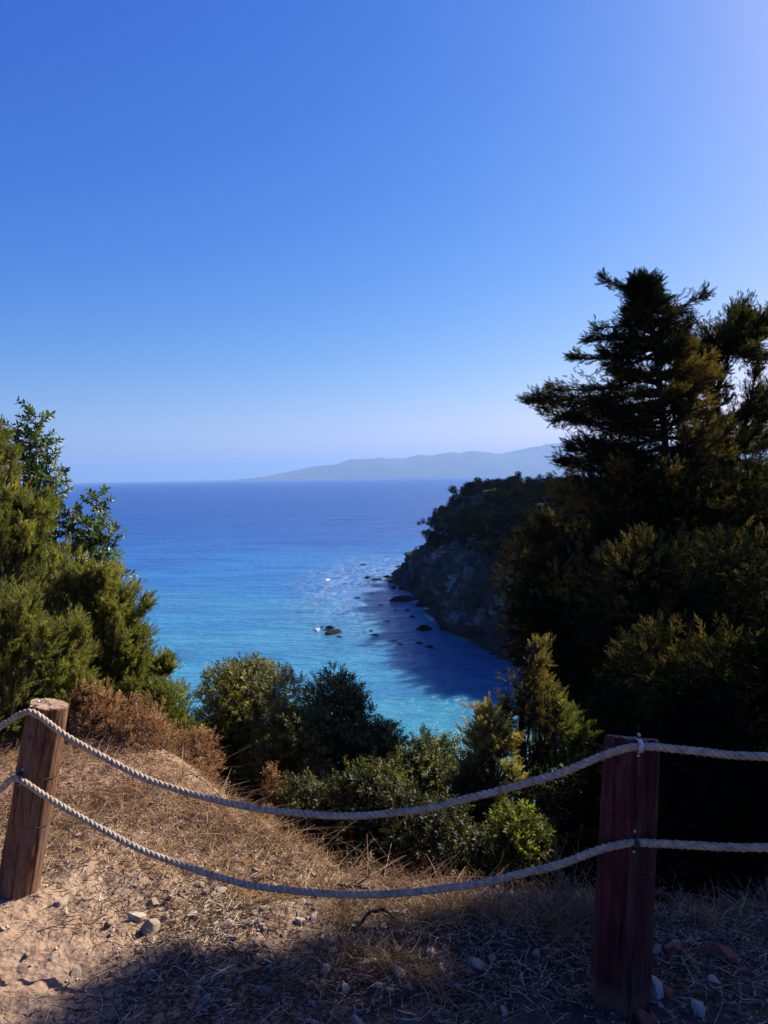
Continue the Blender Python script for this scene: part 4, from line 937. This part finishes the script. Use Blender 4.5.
# straw and twigs lying about, dry grass standing on the bank
def blades(q, L, w, lay, seed, curl=.5):
    """each blade is a bent strip of three quads"""
    n = len(q); r = np.random.default_rng(seed)
    a = r.random(n) * 2 * np.pi; el = np.clip(lay + .25 * r.normal(size=n), .02, 1.5)
    d = np.stack([np.cos(a) * np.cos(el), np.sin(a) * np.cos(el), np.sin(el)], 1)
    s = unit(np.cross(d, r.normal(size=(n, 3)))); L = L * r.uniform(.4, 1.3, n); bend = np.stack([r.normal(size=n) * curl, r.normal(size=n) * curl, -np.abs(r.normal(size=n)) * curl * (el > .5)], 1)
    P0 = onground(q, .003); V = []
    for k, f in enumerate((0, .33, .67, 1.0)):
        c = P0 + d * (L * f)[:, None] + bend * (L * f * f)[:, None] * .6
        if lay < .5: c[:, 2] = np.maximum(c[:, 2], G(c[:, 0], c[:, 1]) + .001)
        ww = (w * (1 - .75 * f) * r.uniform(.7, 1.3, n))[:, None]
        V += [c - s * ww, c + s * ww]
    V = np.stack(V, 1).reshape(-1, 3); b = (np.arange(n) * 8)[:, None]
    F = np.concatenate([np.stack([b[:, 0] + 2 * k, b[:, 0] + 2 * k + 1, b[:, 0] + 2 * k + 3, b[:, 0] + 2 * k + 2], 1) for k in range(3)])
    T = np.repeat(np.clip(.5 + .25 * r.normal(size=n) + .2 * vnoise(np.c_[q * 3, np.zeros(n)]), 0, 1), 8)
    return V, F, T
# dry grass: the bank beyond the fence and its edge
q = inview(90000, -3.6, 1.9, 2.5, 6.8); dd = ramp_d(q[:, 0], q[:, 1])
edge = np.interp(q[:, 0], XE, YE); rel = q[:, 1] - edge
start = np.interp(q[:, 0], [-3.6, -1.4, -.7, 0, 1.9], [2.95, 2.95, 2.85, 2.55, 2.7])
cl = vnoise(np.c_[q * 2.4, np.full(len(q), 8.)]) * .5 + .5; cl2 = vnoise(np.c_[q * 7, np.full(len(q), 2.)]) * .5 + .5
keepm = (q[:, 1] > start) & (rel < .9) & (cl * .5 + cl2 * .6 > .35 + .4 * rng.random(len(q)))
V, F, T = blades(q[keepm], .085, .0016, .8, 5, .8); print('grass', keepm.sum())
V2, F2, T2 = blades(q[keepm][::2] + .01, .11, .0016, .2, 6, .9)
g = Geo(); g.add(V, F, T); g.add(V2, F2, T2)
tag(link('dry_grass', g.mesh('dry_grass', M['straw'])), 'dry pale brown grass covering the bank behind the fence', 'grass', kind='stuff')
# tangled dead scrub over the bank and along its edge
q = inview(30000, -3.6, 1.9, 2.8, 6.8); rel = q[:, 1] - np.interp(q[:, 0], XE, YE)
start = np.interp(q[:, 0], [-3.6, -1.6, -.9, -.3, .2, 1.9], [3.4, 3.3, 3.2, 2.85, 2.72, 2.8])
cl = vnoise(np.c_[q * 2.0, np.full(len(q), 31.)]) * .5 + .5
km = (q[:, 1] > start) & (rel < .8) & (cl > .30 + .4 * rng.random(len(q)))
V, F, T = blades(q[km], .13, .0022, .6, 25, 1.3); g = Geo(); g.add(V, F, T)
V, F, T = blades(q[km][::2] - .015, .17, .0016, 1.0, 26, 1.5); g.add(V, F, T)
n_ = km.sum(); pp = onground(q[km], 0) + np.stack([rng.normal(size=n_) * .03, rng.normal(size=n_) * .03, rng.random(n_) * .10], 1)
V, F, T = scatter(DV, DF, pp[::3], rng.normal(size=(len(pp[::3]), 3)) + [0, 0, .6], .035 * rng.uniform(.6, 1.5, len(pp[::3])), np.clip(.5 + .3 * rng.normal(size=len(pp[::3])), 0, 1), tt=DT)
F2 = F; g2 = Geo(); g2.add(V, F2, T)
g.add(g2.V[0], g2.F[0], g2.T[0])
tag(link('dead_scrub', g.mesh('dead_scrub', M['scrub'])), 'tangled reddish brown dead scrub over the bank', 'scrub', kind='stuff')
# litter on the path
q = inview(110000, -2.3, 2.2, 1.7, 3.4); rel = ramp_d(q[:, 0], q[:, 1])
cl = vnoise(np.c_[q * 3.0, np.full(len(q), 5.)]) * .5 + .5
dens = np.clip((q[:, 0] + 1.15) / .6, .08, .75); dens = np.maximum(dens, .32 * (q[:, 1] > 2.5))
patch = np.exp(-((q[:, 0] - .0) ** 2 / .09 + (q[:, 1] - 2.33) ** 2 / .03))
keepm = (rel < .5) & (cl * dens + patch * .6 > rng.random(len(q)) * .75)
V, F, T = blades(q[keepm], .055, .0016, .10, 15, .5); print('litter', keepm.sum())
T = np.clip(np.repeat(np.where(rng.random(keepm.sum()) < .30, .95, .35), 8) + .25 * (T - .5), 0, 1)
tag(link('dry_litter', np_mesh('dry_litter', V, F, M['litter'], T)), 'straw, bark chips and dry needles littering the path', 'litter', kind='stuff')
# tufts standing in the litter
g = Geo()
for (cx, cy, n, L) in [(-.55, 2.78, 160, .08), (-.05, 2.36, 260, .10), (.12, 2.30, 200, .09), (-.18, 2.42, 160, .08), (.4, 2.62, 200, .16), (.55, 2.65, 200, .18), (.62, 2.5, 120, .12), (.15, 2.62, 200, .10), (-.2, 2.68, 150, .09), (-.75, 2.62, 90, .06), (.2, 2.12, 90, .07), (.3, 2.75, 240, .16), (.8, 2.75, 200, .13), (1.2, 2.7, 160, .12), (-.35, 2.25, 90, .06), (.95, 2.3, 70, .07)]:
    qq = np.array([cx, cy]) + rng.normal(size=(n, 2)) * .05; V, F, T = blades(qq, L, .0013, .8, int(1000 * cy + 10 * cx), .6); g.add(V, F, T)
tag(link('grass_tufts', g.mesh('grass_tufts', M['straw'])), 'dry grass tufts standing among the litter below the ropes', 'grass', kind='stuff')

# dead sticks
def stick(pts, r, label, mat='drybark', seed=1, forks=2):
    pts = [Pz(a, b, 0.0 if h is None else h) for a, b, h in pts] if len(pts[0]) == 3 else pts
    pts = [np.array([p[0], p[1], g1(p[0], p[1]) + hh]) for p, hh in pts]
    base = pts[0]; c = catmull(pts, 20); c += rng.normal(size=c.shape) * r * .4
    g = Geo(); V, F = tube(c, np.linspace(r, r * .35, 20), 7, True, .1); g.add(V, F)
    for f in range(forks):
        i = rng.integers(6, 16); d = unit(unit(c[i + 1] - c[i]) + rng.normal(size=3) * .6 + [0, 0, .4]); L = .06 + .08 * rng.random()
        V, F = tube(np.stack([c[i], c[i] + d * L * .5, c[i] + d * L + rng.normal(size=3) * .01]), [r * .5, r * .4, r * .2], 5); g.add(V, F)
    o = link('stick', g.mesh('stick', M[mat], True, base), loc=base); tag(o, label, 'stick', 'dead sticks lying on the ground')
stick([(Pz(358, 917, 0), .02), (Pz(372, 911, 0), .05), (Pz(388, 914, 0), .05), (Pz(394, 922, 0), .02)], .008, 'crooked dark stick arching over the dirt under the lower rope', 'bark', forks=1)
stick([(Pz(337, 866, 0), .03), (Pz(360, 884, 0), .06), (Pz(385, 893, 0), .03)], .008, 'pale broken branch sloping down above the rope', forks=3)
stick([(Pz(555, 985, 0), .01), (Pz(575, 1004, 0), .012), (Pz(592, 1024, 0), .006)], .005, 'grey stick lying left of the right post foot', forks=1)
stick([(Pz(668, 935, 0), .012), (Pz(690, 950, 0), .012)], .004, 'short pale stick beside the tan red stone', forks=0)
stick([(Pz(395, 1000, 0), .01), (Pz(425, 990, 0), .02), (Pz(450, 1000, 0), .01)], .005, 'curved dark twig in the shade below the sunlit patch', 'bark', forks=2)
stick([(Pz(38, 942, 0), .006), (Pz(60, 938, 0), .008), (Pz(84, 935, 0), .006)], .003, 'thin twig on the sunny dirt near the left post', forks=1)
stick([(Pz(150, 820, 0), .03), (Pz(190, 800, 0), .10), (Pz(230, 815, 0), .05)], .004, 'dead branch arching over the grassy bank', forks=3)

# upright dead stems by the right post
g = Geo(); bs = Pz(575, 905, 0)
for k in range(26):
    s = Pz(rng.uniform(520, 600), rng.uniform(890, 925), 0); s[2] = g1(s[0], s[1]); L = rng.uniform(.1, .34)
    d = unit(np.array([rng.normal() * .3, rng.normal() * .3, 1])); c = catmull([s, s + d * L * .5, s + unit(d + rng.normal(size=3) * .2) * L], 8)
    V, F = tube(c, np.linspace(.0022, .0008, 8), 4); g.add(V, F)
    for i in (3, 5):
        e = c[i] + unit(rng.normal(size=3) + [0, 0, .8]) * L * .25; V, F = tube([c[i], e], [.0012, .0005], 4, False); g.add(V, F)
tag(link('dead_weed', g.mesh('dead_weed', M['drybark'], True, bs), loc=bs), 'clump of thin dead stems left of the right post', 'weed')

# ================================================================== HEADLAND SHRUBS
def far_bush(seed, h=1.0, sparse=False):
    r = np.random.default_rng(seed); V0 = []; 
    n = 2600; c = r.normal(size=(14, 3)) * [.62, .62, .26]; c[:, 2] = np.abs(c[:, 2]) * h + .3 * h
    ci = c[r.integers(0, 14, n)]; d = unit(r.normal(size=(n, 3))); pos = ci + d * (.34 * r.random(n) ** .4)[:, None]
    t = np.clip(.4 + .25 * vnoise(pos * 2 + seed) + .15 * r.normal(size=n), 0, 1)
    tv = np.array([[-.5, 0, -.3], [.1, .35, -.1], [.5, .05, .5], [0, -.4, .2]]); 
    V, F, T = scatter(tv, np.array([[0, 1, 2, 3]]), pos, d, r.uniform(.06, .14, n), t)
    return np_mesh('headland_bush', V, F, M['far_leaf'], T)
FB = [far_bush(k, [1, 1.3, .9, 1.6][k % 4]) for k in range(6)]
k_, n_ = HL.shape[:2]; c = 0
rr = np.random.default_rng(77)
hb = 'dark bushes covering the headland'
cand = []
for t in range(4000):
    a = int(rr.integers(54, k_ - 1)); b = int(rr.integers(80, 540)); cand.append((a, b))
placed = []
for a, b in cand:
    p = HL[a, b]
    if any((p[0] - q[0]) ** 2 + (p[1] - q[1]) ** 2 < 3.2 for q in placed): continue
    dv = p - CAM; wv = dv @ FWD; uu = 384 + FPX * (dv @ RT) / wv
    if uu < 432: continue
    placed.append(p)
    s = rr.uniform(1.3, 2.9)
    o = link('headland_bush', FB[rr.integers(6)], loc=p - [0, 0, .3 + .22 * s]); o.scale = (s, s, s * rr.uniform(.8, 1.1)); o.rotation_euler = (0, 0, rr.random() * 6)
    tag(o, 'dark evergreen bush growing on the headland top', 'bush', hb)
    if len(placed) >= 240: break
print('headland bushes', len(placed))
for (px, py, s, lab) in [(471, 487, 2.6, 'sunlit olive tree at the highest left point of the headland'), (432, 516, 2.0, 'dark bush leaning out over the left end of the cliff'), (417, 542, 1.0, 'lone tuft of bush halfway down the left cliff edge'), (520, 492, 2.4, 'round dark bush on the headland skyline')]:
    # find the ground point of the headland nearest this line of sight
    A = HL.reshape(-1, 3); d = A - CAM; w = d @ FWD; u = 384 + FPX * (d @ RT) / w; v = 512 - FPX * (d @ UP) / w
    i = int(np.argmin((u - px) ** 2 + (v - py) ** 2 + w * .05)); p = A[i]
    o = link('headland_bush', FB[1], loc=p + np.array([.4, .5, -.55 * s])); o.scale = (s, s, s * 1.1); tag(o, lab, 'bush', hb)

# ------------------------------------------------------------------ haze
hb_ = np.array([[-61000, -61000, SEA - 1], [61000, 61000, 900]], float)
v = [[x, y, z] for x in hb_[:, 0] for y in hb_[:, 1] for z in hb_[:, 2]]
m, nt, out = newmat('sea_haze'); pv = N(nt, 'ShaderNodeVolumePrincipled'); pv.inputs['Density'].default_value = 7e-5; pv.inputs['Color'].default_value = (.28, .49, .90, 1); pv.inputs['Anisotropy'].default_value = .2
nt.links.new(pv.outputs[0], out.inputs['Volume'])
o = link('haze', np_mesh('haze', v, [[0, 1, 3, 2], [4, 6, 7, 5], [0, 4, 5, 1], [2, 3, 7, 6], [0, 2, 6, 4], [1, 5, 7, 3]], m)); tag(o, kind='stuff')

# ------------------------------------------------------------------ light, sky
SUN = unit(np.array([1.0, .78, 1.0]))
el = math.asin(SUN[2]); az = math.atan2(SUN[0], SUN[1])
ld = bpy.data.lights.new('sun', 'SUN'); ld.energy = 5.0; ld.angle = R(.55); ld.color = (1, .92, .80)
lo = bpy.data.objects.new('sun', ld); COL.objects.link(lo); lo.rotation_euler = Vector(SUN.tolist()).to_track_quat('Z', 'Y').to_euler()
W = bpy.data.worlds.new('World'); SC.world = W; W.use_nodes = True
nt = W.node_tree; nt.nodes.clear(); wo = nt.nodes.new('ShaderNodeOutputWorld'); bg = nt.nodes.new('ShaderNodeBackground')
sky = nt.nodes.new('ShaderNodeTexSky'); sky.sky_type = 'NISHITA'; sky.sun_disc = False
sky.sun_elevation = el; sky.sun_rotation = az; sky.air_density = 1.0; sky.dust_density = .8; sky.ozone_density = 3.0; sky.altitude = 30
hs = nt.nodes.new('ShaderNodeHueSaturation'); hs.inputs['Saturation'].default_value = 1.25; hs.inputs['Hue'].default_value = 0.515
EXPO = 1.25
nt.links.new(sky.outputs[0], hs.inputs['Color'])
sep = nt.nodes.new('ShaderNodeSeparateColor'); com = nt.nodes.new('ShaderNodeCombineColor'); nt.links.new(hs.outputs[0], sep.inputs[0])
# a clear saturated Mediterranean sky: per channel response curve of the sky's own colour
for i_, (pw_, k_) in enumerate(((1.8, 2.75), (1.19, 1.37), (.62, 1.18))):
    m1 = nt.nodes.new('ShaderNodeMath'); m1.operation = 'MULTIPLY'; m1.inputs[1].default_value = .09
    m2 = nt.nodes.new('ShaderNodeMath'); m2.operation = 'POWER'; m2.inputs[1].default_value = pw_
    m3 = nt.nodes.new('ShaderNodeMath'); m3.operation = 'MULTIPLY'; m3.inputs[1].default_value = k_ * 10 / 2 ** EXPO
    m4 = nt.nodes.new('ShaderNodeMath'); m4.operation = 'MINIMUM'; m4.inputs[1].default_value = 13.0
    nt.links.new(sep.outputs[i_], m1.inputs[0]); nt.links.new(m1.outputs[0], m2.inputs[0]); nt.links.new(m2.outputs[0], m3.inputs[0]); nt.links.new(m3.outputs[0], m4.inputs[0]); nt.links.new(m4.outputs[0], com.inputs[i_])
nt.links.new(com.outputs[0], bg.inputs[0]); nt.links.new(bg.outputs[0], wo.inputs[0])
bg.inputs[1].default_value = .10

cd = bpy.data.cameras.new('camera'); co = bpy.data.objects.new('camera', cd); COL.objects.link(co)
cd.sensor_fit = 'VERTICAL'; cd.sensor_height = 36; cd.lens = 36 * FPX / 1024; cd.clip_start = .05; cd.clip_end = 150000
mw = Matrix(((RT[0], UP[0], -FWD[0], CAM[0]), (RT[1], UP[1], -FWD[1], CAM[1]), (RT[2], UP[2], -FWD[2], CAM[2]), (0, 0, 0, 1)))
co.matrix_world = mw; SC.camera = co
SC.view_settings.view_transform = 'Standard'; SC.view_settings.look = 'None'; SC.view_settings.exposure = EXPO; SC.view_settings.gamma = 1.0
SC.render.engine = 'CYCLES'; cy = SC.cycles
cy.use_denoising = True; cy.max_bounces = 6; cy.diffuse_bounces = 3; cy.glossy_bounces = 2; cy.transmission_bounces = 4; cy.volume_bounces = 0; cy.transparent_max_bounces = 8
cy.use_adaptive_sampling = False
tot = sum(len(o.data.polygons) for o in bpy.data.objects if o.type == 'MESH'); print('faces', tot)
